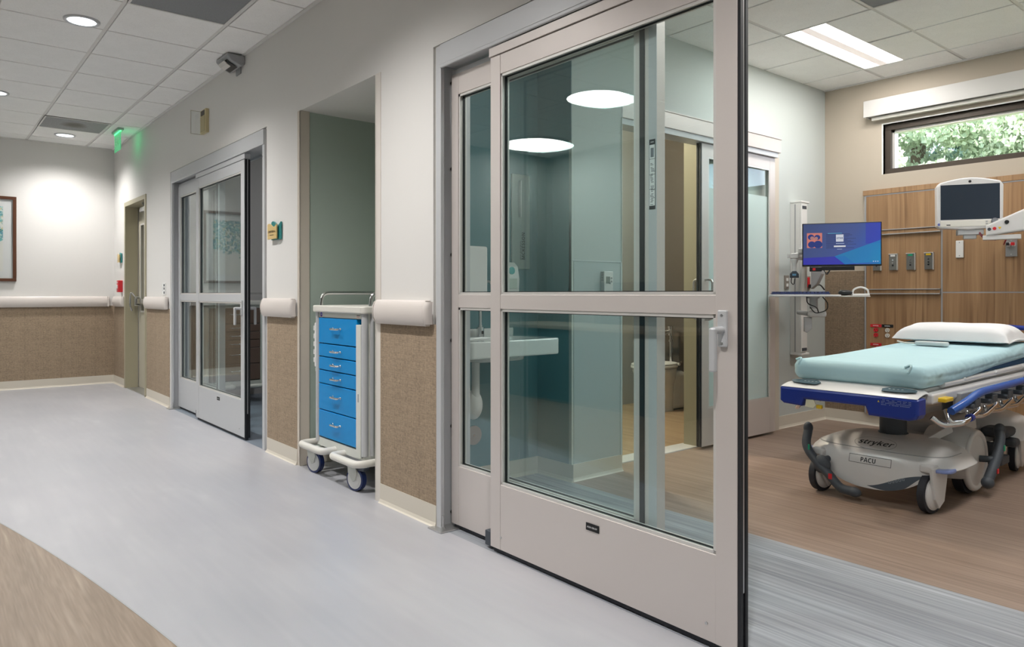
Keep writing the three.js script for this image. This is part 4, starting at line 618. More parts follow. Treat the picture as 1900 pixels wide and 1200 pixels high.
function outlets(label, x, y, m, tag2, words, socket, n) {
  const t = thing('power_outlet', label, 'power outlet', [x, y, -4.27], 0, 'labelled power outlets on the panelling');
  add(t, 'label_plate', B(-0.045, 0.045, -0.012, 0.012, 0, 0.005, 0.001), tag2); add(t, 'lettering', new THREE.PlaneGeometry(0.07, 0.014).translate(0, 0, 0.0054), decal(200, 40, (c, w, h) => { c.fillStyle = '#fff'; c.font = 'bold 30px sans-serif'; c.textAlign = 'center'; c.fillText(words, w / 2, 31); }));
  for (let k = 0; k < n; k++) { const s = add(t, 'socket', C(0.0175, 0.008, 0, -0.035 - 0.043 * k, 0.004, 'z'), socket); add(s, 'slots', [B(-0.009, -0.006, -0.037 - 0.043 * k, -0.026 - 0.043 * k, 0.008, 0.0086), B(0.006, 0.009, -0.037 - 0.043 * k, -0.026 - 0.043 * k, 0.008, 0.0086), C(0.0035, 0.001, 0, -0.045 - 0.043 * k, 0.0083, 'z')], M.black); }
}
outlets('red sockets under a red label plate on the panelling', -2.765, 0.836, 0, M.red, 'CRITICAL', M.red, 2); outlets('cream sockets under a black label plate on the panelling', -2.672, 0.836, 0, M.black, 'NORMAL', M.offwhite, 2); outlets('lower red label plate peeking over the mattress', -2.765, 0.68, 0, M.red, 'CRITICAL', M.red, 2);

// ---------------------------------------------------------------- computer on a wall track
{ const t = thing('wall_track', 'white vertical equipment track on the pale green wall', 'equipment track', [-3.22, 0, -3.78]);
  add(t, 'rail', [B(0, 0.085, 0.60, 1.85, -0.06, 0.06, 0.004), B(0.085, 0.10, 0.62, 1.85, -0.035, 0.06, 0.004)], M.white); add(t, 'cap', [B(0, 0.105, 1.85, 1.866, -0.062, 0.062, 0.004), B(0, 0.105, 0.595, 0.612, -0.062, 0.062, 0.004)], M.white); add(t, 'end_slot', [B(0.1, 0.102, 1.80, 1.825, -0.02, 0.045), B(0.1, 0.102, 0.63, 0.655, -0.025, 0.05)], M.charcoal);
  add(t, 'side_groove', B(0.04, 0.05, 0.62, 1.84, 0.06, 0.061), M.grey); }
{ const t = thing('wall_outlet', 'steel data outlet behind the keyboard tray', 'outlet', [-3.22, 1.195, -3.66]); add(t, 'plate', B(0, 0.008, -0.057, 0.057, -0.035, 0.035, 0.002), mat([0.38, 0.34, 0.30], 0.4, { metalness: 0.6 })); add(t, 'jack', [B(0.008, 0.012, 0.01, 0.035, -0.015, 0.015, 0.001), B(0.008, 0.012, -0.035, -0.01, -0.015, 0.015, 0.001)], M.white); }
{ const t = thing('wall_outlet', 'red power outlet with a black plug beside the equipment track', 'outlet', [-3.22, 1.195, -4.0]); add(t, 'plate', B(0, 0.008, -0.057, 0.057, -0.035, 0.035, 0.002), mat([0.40, 0.30, 0.27], 0.4, { metalness: 0.4 })); add(t, 'socket', B(0.008, 0.013, -0.04, 0.045, -0.018, 0.018, 0.003), M.red); add(t, 'plug', [B(0.013, 0.05, -0.045, -0.015, -0.013, 0.013, 0.004), T([[0.05, -0.03, 0], [0.10, -0.02, -0.02], [0.12, -0.06, -0.06]], 0.006)], M.black); }
const PHI = 0.536;
{ const t = thing('computer_monitor', 'wide computer monitor showing a blue login screen on a wall arm', 'monitor', [-2.655, 1.47, -3.456], PHI);
  const w = 0.272, h = 0.163;
  add(t, 'casing', [B(-w, w, -h, h, -0.02, 0, 0.004), B(-0.15, 0.15, -0.1, 0.1, -0.045, -0.02, 0.01)], M.black);
  const scr = print(1024, 600, (x, W2, H2) => {
    const g = x.createLinearGradient(0, 0, W2, H2); g.addColorStop(0, '#4a5a8a'); g.addColorStop(0.55, '#4d62a6'); g.addColorStop(0.8, '#3a66c8'); g.addColorStop(1, '#1c8fd0'); x.fillStyle = g; x.fillRect(0, 0, W2, H2);
    x.fillStyle = '#3c3ec0'; x.beginPath(); x.moveTo(0, 500); x.lineTo(560, 478); x.lineTo(700, 600); x.lineTo(0, 600); x.fill(); x.fillStyle = 'rgba(56,70,200,0.75)'; x.fillRect(830, 0, 194, 300); x.fillStyle = 'rgba(20,160,215,0.7)'; x.beginPath(); x.moveTo(420, 480); x.lineTo(1024, 250); x.lineTo(1024, 560); x.lineTo(560, 600); x.fill();
    x.fillStyle = '#ef8f80'; x.fillRect(50, 130, 205, 220); x.fillStyle = '#27408f'; for (const [a, b, r] of [[105, 190, 42], [190, 195, 40], [115, 300, 50], [200, 300, 58]]) { x.beginPath(); x.ellipse(a, b, r, r * 0.95, 0, 0, 7); x.fill(); } x.fillStyle = '#c88f8a'; for (const [a, b, r] of [[120, 205, 26], [175, 210, 24]]) { x.beginPath(); x.ellipse(a, b, r, r, 0, 0, 7); x.fill(); }
    x.fillStyle = '#2a3563'; for (let k = 0; k < 13; k++) x.fillRect(310, 150 + 17 * k, 180 + 220 * hash(k, 4, 9), 5); x.fillStyle = '#5fc8e8'; x.fillRect(330, 138, 190, 7);
    x.fillStyle = '#f2f6ff'; x.fillRect(440, 160, 100, 105); x.fillStyle = '#3c4c8c'; x.font = 'bold 34px sans-serif'; x.fillText('GTHE', 446, 225); x.fillStyle = '#fff'; x.fillRect(412, 322, 156, 22); x.fillStyle = '#cfe0ff'; x.fillRect(440, 288, 110, 8); x.fillRect(455, 372, 66, 6);
    for (const k of [0, 1, 2]) { x.beginPath(); x.arc(930 + 28 * k, 560, 8, 0, 7); x.fill(); } });
  add(t, 'screen', new THREE.PlaneGeometry(2 * w - 0.014, 2 * h - 0.02).translate(0, 0.003, 0.0006), new THREE.MeshStandardMaterial({ color: lin(0.02, 0.02, 0.02), roughness: 0.25, emissive: lin(0.6, 0.6, 0.62), emissiveMap: scr }));
  add(t, 'sensor_bar', [B(-0.22, 0.09, -h - 0.03, -h, -0.03, 0.005, 0.003), B(-0.22, -0.135, -h - 0.038, -h - 0.005, -0.028, 0.012, 0.003)], M.black); add(t, 'red_light', B(-0.2, -0.18, -h - 0.03, -h - 0.012, 0.012, 0.013), M.red);
  add(t, 'cable', T([[-0.12, -h - 0.03, 0.0], [-0.10, -h - 0.06, 0.01], [-0.08, -h - 0.03, 0.015], [-0.10, -h - 0.055, 0.02]], 0.004), M.black);
  add(t, 'arm', [B(-0.30, -0.24, -0.07, -0.035, -0.10, -0.06, 0.008), B(-0.30, 0.03, -0.06, -0.02, -0.09, -0.045, 0.008)], M.bedWhite); }
{ const t = thing('hinged_bracket', 'white hinged bracket carrying the computer monitor on the track', 'bracket', [-3.12, 1.40, -3.78]); add(t, 'clamp', B(0, 0.06, -0.05, 0.05, -0.05, 0.05, 0.008), M.bedWhite); add(t, 'link', [B(0.04, 0.10, -0.03, 0.03, -0.02, 0.24, 0.012), B(0.055, 0.11, -0.025, 0.025, 0.21, 0.30, 0.015), B(0.07, 0.165, -0.018, 0.012, 0.27, 0.375, 0.006)], M.bedWhite); add(t, 'lower_bracket', [ext([[0, -0.28], [0.05, -0.24], [0.09, -0.16], [0.09, -0.10], [0, -0.08]], 0.05, 0.005).translate(0.06, 0.02, -0.03)], M.bedGrey); }
{ const t = thing('barcode_scanner', 'grey and white handheld scanner hanging left of the monitor', 'scanner', [-2.992, 1.30, -3.385], 0.5); add(t, 'handle', lathe([[0.0, 0.085], [0.022, 0.083], [0.03, 0.06], [0.017, 0.03], [0.016, -0.02], [0.022, -0.045], [0, -0.045]]), M.bedWhite); add(t, 'head', ext([[-0.033, 0], [0.033, 0], [0.032, 0.03], [0.014, 0.052], [-0.014, 0.052], [-0.032, 0.03]], 0.07, 0.008).translate(0, -0.075, -0.035), M.charcoal); add(t, 'badge', B(-0.014, 0.014, -0.06, -0.045, 0.035, 0.037, 0.001), mat([0.15, 0.35, 0.55], 0.3)); add(t, 'cord', T([[-0.02, -0.07, 0], [-0.022, -0.11, 0.01], [-0.005, -0.125, 0], [0.004, -0.08, 0]], 0.0035), M.black); add(t, 'holder', [B(-0.03, 0.03, 0.075, 0.115, -0.03, 0.03, 0.006), B(-0.05, -0.03, 0.08, 0.11, -0.02, 0.02, 0.003)], M.bedWhite); }
{ const t = thing('keyboard_tray', 'slim white keyboard tray on an arm from the equipment track', 'tray', [-2.79, 1.078, -3.37], 0.6);
  add(t, 'tray_board', [ext(rrect(0.50, 0.20, 0.04, 6, -0.10, 0), 0.016, 0.004).rotateX(-Math.PI / 2), ext(rrect(0.22, 0.18, 0.04, 6, 0.24, 0), 0.008, 0.002).rotateX(-Math.PI / 2)], M.bedWhite); add(t, 'front_edge', B(-0.33, 0.13, 0.0, 0.009, 0.098, 0.104, 0.002), M.bedGrey);
  add(t, 'post', [C(0.03, 0.09, -0.03, -0.045, -0.03), C(0.045, 0.012, -0.03, -0.006, -0.03)], M.bedGrey); add(t, 'arm_segment', [B(-0.07, 0.06, -0.155, -0.105, -0.075, 0.0, 0.018)], M.bedWhite); add(t, 'knuckle', ext([[-0.035, 0], [0.02, 0], [0.02, -0.09], [-0.015, -0.12], [-0.035, -0.11]], 0.06, 0.006).translate(-0.06, -0.155, -0.09), M.bedGrey);
  add(t, 'cable', [T([[-0.08, 0, -0.02], [-0.075, -0.05, 0.03], [-0.02, -0.08, 0.05], [0.0, -0.12, 0.02]], 0.004), T([[0.03, 0, 0], [0.06, -0.05, 0.03], [0.05, -0.10, 0.03], [-0.02, -0.12, 0.03], [-0.06, -0.08, 0.02]], 0.004)], M.black);
  add(t, 'track_arm', rod([-0.06, -0.13, -0.04], [-0.10, -0.13, -0.42], 0.018), M.bedGrey); }
{ const t = thing('keyboard', 'dark blue computer keyboard on the slim tray', 'keyboard', [-2.79, 1.096, -3.37], 0.6); add(t, 'base', B(-0.335, 0.075, 0, 0.010, -0.07, 0.075, 0.003), M.navy); const k0 = B(-0.0115, 0.0115, 0, 0.012, -0.0115, 0.0115, 0.003); for (let r = 0; r < 5; r++) for (let c = 0; c < 15; c++) { const k = add(t, 'key', k0, M.navy); k.position.set(-0.318 + 0.0268 * c, 0.009, -0.052 + 0.0268 * r); } }
{ const t = thing('computer_mouse', 'black computer mouse on the right half of the tray', 'mouse', [-2.635, 1.0945, -3.475], 0.6); add(t, 'shell', S(0.05, 0, 0.014, 0, 1.0, 0.42, 0.65).scale(1, 1, 1), M.black); add(t, 'wheel', C(0.008, 0.006, -0.03, 0.028, 0, 'z'), M.grey); }
{ const t = thing('wrist_loop_holder', 'white looped handle at the right end of the keyboard tray', 'handle', [-2.55, 1.087, -3.535], 0.6); add(t, 'base', B(-0.06, 0.06, 0.0, 0.014, -0.03, 0.03, 0.006), M.white); add(t, 'loop', T([[-0.055, 0.012, 0], [-0.045, 0.045, 0], [0.0, 0.062, 0], [0.045, 0.045, 0], [0.055, 0.012, 0]], 0.007), M.white); }

// ---------------------------------------------------------------- patient monitor on its arm
{ const t = thing('patient_monitor', 'white patient monitor with a dark screen on a thick arm', 'patient monitor', [-1.933, 1.735, -3.863], 0.52);
  const w = 0.205, h = 0.17, o = []; for (let i = 0; i <= 16; i++) { const u = i / 16; o.push([-w + 0.02 + (2 * w - 0.04) * u, h - 0.012 + 0.03 * Math.sin(u * Math.PI)]); }
  add(t, 'casing', ext([[-w, h - 0.04], [-w + 0.003, -h + 0.02], [-w + 0.02, -h + 0.003], [0, -h - 0.012], [w - 0.02, -h + 0.003], [w - 0.003, -h + 0.02], [w, h - 0.04], ...o.reverse()].reverse(), 0.09, 0.010).translate(0, 0, -0.09), M.bedWhite);
  add(t, 'screen', B(-w + 0.024, w - 0.024, -h + 0.062, h - 0.03, -0.002, 0.002, 0.001), mat([0.022, 0.032, 0.05], 0.18)); add(t, 'lower_panel', B(-w + 0.02, w - 0.02, -h + 0.012, -h + 0.055, -0.003, 0.003, 0.003), M.offwhite);
  const k = add(t, 'knob', [C(0.019, 0.02, w - 0.055, -h + 0.045, 0.01, 'z'), C(0.022, 0.006, w - 0.055, -h + 0.045, 0.004, 'z')], mat([0.22, 0.23, 0.25], 0.35)); add(t, 'camera_eye', C(0.009, 0.004, 0, h - 0.01, 0.002, 'z'), M.black); add(t, 'button', [B(w - 0.11, w - 0.098, -h + 0.025, -h + 0.033, 0.003, 0.005), B(w - 0.11, w - 0.098, -h + 0.04, -h + 0.048, 0.003, 0.005)], M.grey); add(t, 'logo', C(0.009, 0.002, -w + 0.014, -h + 0.03, 0.001, 'z'), mat([0.15, 0.18, 0.5], 0.3)); add(t, 'power_slot', B(-w + 0.06, -w + 0.085, -h + 0.022, -h + 0.028, 0.003, 0.004), M.black);
  add(t, 'mount_plate', [B(-0.07, 0.09, -h - 0.045, -h - 0.008, -0.09, -0.02, 0.004), B(-0.03, 0.05, -h - 0.075, -h - 0.04, -0.075, -0.035, 0.008)], M.aluCool); add(t, 'cable', [T([[0.06, -h - 0.01, -0.05], [0.07, -h - 0.05, -0.01], [0.10, -h - 0.08, 0.0], [0.16, -h - 0.085, -0.01]], 0.007)], mat([0.18, 0.03, 0.05], 0.5)); }
{ const t = thing('monitor_support_arm', 'thick white support arm carrying the patient monitor', 'support arm', [-1.83, 1.555, -3.86], 0.25);
  const o = [[0, -0.055], [0.34, -0.012], [0.345, 0.06], [0.28, 0.12], [0.23, 0.125], [0.0, 0.02]]; add(t, 'arm_cover', ext(o, 0.08, 0.012).translate(0, 0, -0.04), M.bedWhite); add(t, 'joint_disc', C(0.034, 0.006, 0.255, 0.06, 0.042, 'z'), M.white); add(t, 'under_bar', B(-0.02, 0.2, -0.082, -0.05, -0.03, 0.03, 0.004), M.bedWhite); add(t, 'dark_knob', C(0.013, 0.008, 0.12, 0.035, 0.043, 'z'), M.black);
  for (const [x, m] of [[0.02, M.charcoal], [0.05, M.red], [0.08, M.yellow]]) add(t, 'warning_sticker', C(0.011, 0.002, x, -0.012 + x * 0.12, 0.0415, 'z', 0.011, x > 0.06 ? 3 : 20), m);
  add(t, 'elbow', [C(0.06, 0.09, 0.36, 0.03, 0), B(0.34, 0.95, -0.0, 0.055, -0.045, 0.045, 0.01), B(0.9, 1.0, -0.05, 0.1, -0.165, 0.06, 0.01)], M.bedWhite); add(t, 'cable', [T([[0.12, -0.06, -0.02], [0.10, -0.10, -0.12], [0.09, -0.1, -0.27]], 0.005)], mat([0.35, 0.02, 0.03], 0.5)); }

// ---------------------------------------------------------------- hospital stretcher
const BED = [-1.79, 0, -2.70], BEDTURN = 0.02;
{ const t = thing('hospital_stretcher', 'hospital stretcher with white base hoods, blue foot bumper and folded side rails', 'stretcher', BED, BEDTURN);
  const superell = (a, n) => { const c = Math.cos(a), s = Math.sin(a), k = Math.pow(Math.pow(Math.abs(c), n) + Math.pow(Math.abs(s), n), -1 / n); return [k * s, k * c]; };
  // foot hood: seam at the back, lower lip dips in front and arches over the casters
  const ringsF = [[0, 0.378], [0.35, 0.376], [0.56, 0.366], [0.74, 0.344], [0.88, 0.312], [0.96, 0.278], [1.0, 0.235], [1.012, 0.16], [1.0, null]];
  const hood = (f, cz, rz, rx, top, dip) => gridG(96, 8, (u, v) => {
    const a = (u - 0.5) * 6.2832 * f, [sx, sz] = superell(a, 3.8), r = ringsF[Math.round(v * 8)], front = Math.max(0, Math.cos(a));
    const edge = 0.215 - (0.215 - dip) * Math.max(0, 1 - Math.pow(Math.abs(sx) / 0.84, 2.4)) * (front > 0 ? 1 : 0.2);
    const y = r[1] === null ? edge : Math.max(edge + 0.005, r[1] * top / 0.405);
    return [rx * sx * r[0] * (1 + 0.0), y, cz + f * rz * sz * r[0]];
  });
  const hf = add(t, 'foot_hood', hood(1, 0.455, 0.262, 0.385, 0.358, 0.075), M.bedWhite); hf.material.side = THREE.DoubleSide;
  const hh = add(t, 'head_hood', hood(-1, -0.70, 0.26, 0.38, 0.40, 0.12), M.bedWhite);
  // printing on the hood
  const put = (name, x, y, z, sx, sy, m, up = 0) => { const g = new DecalGeometry(hf, V(x, y, z), new THREE.Euler(up, 0, 0), V(sx, sy, 0.25)); if (g.attributes.position.count) add(hf, name, g, m); };
  hf.updateMatrixWorld();
  t.position.set(0, 0, 0); t.rotation.y = 0; t.updateMatrixWorld(true);
  put('unit_lettering', 0.0, 0.222, 0.70, 0.22, 0.045, decal(512, 104, (x, w, h) => { x.strokeStyle = '#33373d'; x.lineWidth = 5; x.strokeRect(6, 6, w - 12, h - 12); x.fillStyle = '#2c3036'; x.font = 'bold 74px sans-serif'; x.textAlign = 'center'; x.fillText('PACU', w / 2 - 20, 80); }));
  put('maker_lettering', 0.0, 0.305, 0.645, 0.22, 0.11, decal(512, 256, (x, w, h) => { x.strokeStyle = 'rgba(120,122,126,0.6)'; x.lineWidth = 4; x.beginPath(); x.ellipse(w / 2, h / 2, w / 2 - 8, h / 2 - 10, 0, 0, 7); x.stroke(); x.fillStyle = '#2f3338'; x.font = 'bold italic 118px sans-serif'; x.textAlign = 'center'; x.fillText('stryker', w / 2, 165, 430); }), -0.85);
  put('grey_swoosh', 0.13, 0.135, 0.70, 0.30, 0.13, decal(512, 224, (x, w, h) => { x.fillStyle = '#4b5560'; x.beginPath(); x.moveTo(10, 190); x.bezierCurveTo(170, 170, 280, 40, 505, 25); x.bezierCurveTo(400, 60, 360, 190, 210, 205); x.bezierCurveTo(120, 210, 60, 200, 10, 190); x.fill(); x.strokeStyle = '#8b959e'; x.lineWidth = 4; for (let k = 0; k < 5; k++) x.strokeRect(200 + 28 * k, 120 - 12 * k, 18, 14); }));
  { const ring = []; for (let i = 0; i <= 60; i++) { const a = (i / 60 - 0.5) * 3.4, [sx, sz] = superell(a, 3.8); ring.push([0.385 * 0.88 * sx, 0.2765, 0.455 + 0.262 * 0.88 * sz]); } add(hf, 'top_groove', T(ring, 0.0022, { seg: 120, rad: 6 }), M.grey); }
  add(t, 'base_spine', [B(-0.17, 0.17, 0.16, 0.30, -0.55, 0.2, 0.04), B(-0.09, 0.09, 0.28, 0.36, -0.5, 0.1, 0.03)], M.bedGrey);
  for (const z of [0.42, -0.5]) add(t, 'lift_column', [C(0.068, 0.26, 0, 0.43, z, 'y', 0.068, 10), C(0.078, 0.02, 0, 0.328, z, 'y', 0.075, 10)], M.charcoal);
  // casters
  for (const [x, z] of [[0.275, 0.66], [-0.285, 0.66], [0.275, -0.69], [-0.285, -0.69]]) {
    const s = Math.sign(x), tilt = z > 0 ? -0.12 : 0.1, tr = gs => gs.map(g => g.rotateY(tilt).translate(x, 0, z));
    const c = add(t, 'caster', tr([C(0.100, 0.034, 0, 0.1, 0, 'x', 0.100, 40)]), M.rubber);
    add(c, 'wheel_disc', tr([C(0.083, 0.044, 0, 0.1, 0, 'x', 0.083, 36), S(0.08, 0.02, 0.1, 0, 0.22, 1, 1), S(0.08, -0.02, 0.1, 0, 0.22, 1, 1)]), M.bedWhite);
    add(c, 'fork_cover', tr([ext([[-0.07, 0.235], [0.085, 0.235], [0.075, 0.16], [0.05, 0.06], [0.0, 0.03], [-0.04, 0.08], [-0.06, 0.17]], 0.018, 0.004).rotateY(Math.PI / 2).translate(0.028, 0, 0), B(-0.028, 0.04, 0.205, 0.245, -0.05, 0.055, 0.01)]), M.bedWhite);
    add(c, 'lavender_ring', [ext(rrect(0.17, 0.13, 0.05), 0.016, 0.005).rotateX(-Math.PI / 2).translate(x + s * 0.02, 0.212, z - Math.sign(z) * 0.02)], M.lavender);
  }
  // big centre wheel with its disc cover
  const bw = add(t, 'centre_wheel', [C(0.15, 0.05, 0.255, 0.152, 0.10, 'x', 0.15, 48)], M.rubber);
  add(bw, 'wheel_cover', [C(0.145, 0.012, 0.305, 0.185, 0.10, 'x', 0.145, 48), new THREE.TorusGeometry(0.15, 0.018, 12, 48).rotateY(Math.PI / 2).translate(0.302, 0.185, 0.10)], M.bedWhite);
  add(bw, 'shroud', [gridG(40, 6, (u, v) => { const a = -0.5 + u * 4.2, r = 0.165 + 0.02 * Math.sin(v * 3.14); return [0.08 + 0.23 * v, 0.185 + r * Math.sin(a), 0.10 + r * Math.cos(a)]; })], M.bedWhite);
  add(t, 'wing_panel', [ext([[0, 0], [0.24, 0.05], [0.22, 0.09], [0.02, 0.04]], 0.012, 0.002).rotateY(1.35).translate(0.16, 0.29, 0.42), ext([[0, 0], [0.2, 0.02], [0.18, 0.09], [0.06, 0.06]], 0.012, 0.002).rotateY(1.45).translate(0.19, 0.30, 0.02)], M.bedWhite);
  // pedals
  const pedal = (pts, r) => T(pts, r, { rad: 12, seg: 40 });
  const pf = add(t, 'foot_pedal', [pedal([[-0.345, 0.335, 0.70], [-0.335, 0.25, 0.735], [-0.27, 0.175, 0.75], [-0.20, 0.12, 0.755], [-0.135, 0.062, 0.76], [-0.07, 0.05, 0.755]], 0.024), S(0.026, -0.345, 0.345, 0.70, 1, 1.3, 1), S(0.026, -0.062, 0.05, 0.755, 1.4, 1, 1), S(0.05, -0.245, 0.165, 0.745, 1.0, 1.0, 0.55), rod([-0.245, 0.185, 0.745], [-0.205, 0.20, 0.66], 0.018)], M.charcoal);
  add(pf, 'green_mark', B(-0.315, -0.305, 0.235, 0.265, 0.758, 0.762), M.green); add(pf, 'red_mark', B(-0.19, -0.17, 0.10, 0.13, 0.779, 0.781), M.red);
  const pr = add(t, 'side_pedal', [pedal([[0.36, 0.325, -0.10], [0.375, 0.29, -0.06], [0.38, 0.21, 0.0], [0.375, 0.14, 0.07], [0.37, 0.09, 0.12]], 0.026), S(0.032, 0.37, 0.08, 0.125, 1, 1, 1.2), S(0.03, 0.36, 0.335, -0.11, 1, 1.2, 1.1), rod([0.38, 0.19, 0.02], [0.31, 0.19, 0.06], 0.018)], M.charcoal);
  add(pr, 'green_mark', B(0.404, 0.408, 0.235, 0.265, -0.04, -0.02), M.green); add(pr, 'red_mark', B(0.40, 0.404, 0.125, 0.15, 0.055, 0.08), M.red);
  add(t, 'brake_unit', [B(0.18, 0.33, 0.24, 0.30, -0.62, -0.36, 0.03), B(0.24, 0.36, 0.19, 0.24, -0.50, -0.40, 0.02), B(0.2, 0.33, 0.10, 0.15, -0.40, -0.26, 0.01), B(0.22, 0.28, 0.14, 0.22, -0.36, -0.30, 0.01)], M.charcoal);
  // foot bumper and its top board
  const bz = 1.0, bxL = -0.35, bxR = 0.345;
  const bump = (pts) => ext(pts, 0.10, 0.012).translate(0, 0, bz - 0.10);
  add(t, 'foot_bumper', bump([[bxL, 0.53], [bxL + 0.02, 0.515], [bxL + 0.12, 0.51], [bxL + 0.135, 0.548], [0.10, 0.548], [0.115, 0.505], [0.30, 0.50], [bxR - 0.01, 0.51], [bxR, 0.53], [bxR, 0.60], [bxR - 0.01, 0.606], [bxL + 0.01, 0.606], [bxL, 0.60]]), M.bedBlue);
  add(t, 'foot_board', gridG(30, 10, (u, v) => { const x = bxL + 0.005 + (bxR - bxL - 0.01) * u, e = Math.pow(Math.abs(2 * u - 1), 8), z = bz - 0.004 - (0.185 - 0.05 * e) * v; return [x, 0.606 + 0.038 * Math.sin(Math.min(1, v * 1.25) * Math.PI / 2) * (1 - 0.55 * e), z]; }), M.bedWhite);
  add(t, 'board_underside', B(bxL + 0.02, bxR - 0.02, 0.565, 0.606, bz - 0.19, bz - 0.09), M.bedGrey);
  for (const s of [-1, 1]) { const o = []; for (let i = 0; i <= 14; i++) { const a = -1.57 + 3.14 * i / 14; o.push([0.075 * Math.cos(a) * 1.35, 0.032 * Math.sin(a)]); } o.push([-0.03, 0.032], [-0.06, -0.0], [-0.05, -0.032]); const p = add(t, 'control_panel', ext(o.map(([a, b]) => [s * a, b]), 0.004, 0.001).rotateX(-Math.PI / 2 + 0.22).translate(s * 0.215, 0.6325, bz - 0.068), mat([0.06, 0.10, 0.125], 0.35)); add(p, 'button_mark', [0, 1, 2, 3].map(k => B(s * 0.215 - 0.03 + 0.02 * k, s * 0.215 - 0.022 + 0.02 * k, 0.634, 0.638, bz - 0.074, bz - 0.066)), M.white); }
  const hk = add(t, 'pull_tag', [ext([[-0.025, -0.02], [0.02, -0.025], [0.035, -0.005], [0.02, 0.02], [-0.02, 0.018]], 0.01, 0.002).translate(-0.185, 0.53, bz - 0.015)], mat([0.72, 0.68, 0.50], 0.4)); add(hk, 'yellow_hook', [B(-0.155, -0.125, 0.505, 0.525, bz - 0.03, bz - 0.012, 0.004)], M.yellow);
  add(t, 'bumper_lettering', new THREE.PlaneGeometry(0.16, 0.034).translate(0.24, 0.578, bz + 0.0012), decal(512, 110, (x, w, h) => { x.fillStyle = '#e8c93c'; x.beginPath(); x.moveTo(4, 60); x.lineTo(20, 28); x.lineTo(36, 60); x.fill(); x.fillStyle = 'rgba(170,185,230,0.85)'; for (let r = 0; r < 4; r++) for (let k = 0; k < 22; k++) if (hash(k, r, 3) > 0.2) x.fillRect(60 + 20 * k, 14 + 24 * r, 14, 9); }));
  // litter frame
  add(t, 'litter_frame', [B(-0.30, 0.30, 0.60, 0.635, -1.0, 0.84, 0.006), B(-0.36, -0.30, 0.57, 0.62, -1.02, 0.86, 0.012), B(0.30, 0.36, 0.57, 0.62, -1.02, 0.86, 0.012)], M.bedWhite);
  add(t, 'litter_side_tube', [rod([0.315, 0.655, -1.0], [0.315, 0.645, 0.62], 0.016), rod([-0.315, 0.655, -1.0], [-0.315, 0.645, 0.62], 0.016), ...[-0.6, -0.1, 0.4].map(z => rod([0.27, 0.62, z], [0.33, 0.655, z - 0.06], 0.012)), B(0.12, 0.26, 0.60, 0.65, 0.72, 0.84, 0.01)], M.bedWhite);
  add(t, 'under_tray', B(-0.28, 0.28, 0.545, 0.575, 0.70, 0.86, 0.008), M.bedGrey);
  add(t, 'release_lever', B(0.345, 0.395, 0.578, 0.598, 0.70, 0.80, 0.005), M.yellow);
  // folded side rails: blue grip, chrome bars
  for (const s of [1, -1]) {
    const X = s * 0.42, rl = add(t, 'side_rail', [P([[X - s * 0.03, 0.53, 0.72], [X, 0.565, 0.62], [X + s * 0.005, 0.60, 0.45], [X + s * 0.005, 0.605, -0.62], [X, 0.57, -0.72]], 0.020, 0.09)], M.bedRail);
    for (let k = 0; k < 5; k++) { const z = 0.60 - 0.26 * k; add(rl, 'chrome_bar', P([[X - s * 0.06, 0.53, z + 0.10], [X - s * 0.03, 0.475, z + 0.14], [X + s * 0.005, 0.475, z + 0.02], [X + s * 0.008, 0.515, z - 0.16], [X - s * 0.02, 0.55, z - 0.18]], 0.011, 0.035), M.chrome); add(rl, 'pivot', [B(X - 0.02, X + 0.02, 0.53, 0.575, z - 0.14, z - 0.06, 0.008), C(0.013, 0.05, X, 0.545, z - 0.02, 'x')], M.charcoal); }
    add(rl, 'lower_bar', P([[X - s * 0.09, 0.50, 0.80], [X - s * 0.05, 0.465, 0.78], [X, 0.465, 0.66], [X + s * 0.005, 0.50, 0.50]], 0.013, 0.04), M.chrome); add(rl, 'blue_collar', C(0.019, 0.03, X + s * 0.002, 0.485, 0.56, 'z'), M.bedBlue);
    add(rl, 'mount', [B(X - s * 0.06 - 0.02, X - s * 0.06 + 0.02, 0.50, 0.60, -0.6, 0.55, 0.006)], M.grey);
  }
  // push handles and head end
  for (const s of [1, -1]) add(t, 'push_handle', P([[s * 0.30, 0.60, -1.0], [s * 0.34, 0.78, -1.05], [s * 0.34, 0.868, -1.05], [s * 0.14, 0.88, -1.02]], 0.016, 0.06), M.bedBlue);
  add(t, 'head_frame', [B(-0.36, 0.36, 0.57, 0.64, -1.04, -0.96, 0.012), rod([0.36, 0.70, -0.95], [0.36, 0.70, -1.06], 0.012)], M.bedWhite);
  t.position.set(...BED); t.rotation.y = BEDTURN; t.updateMatrixWorld(true);
}
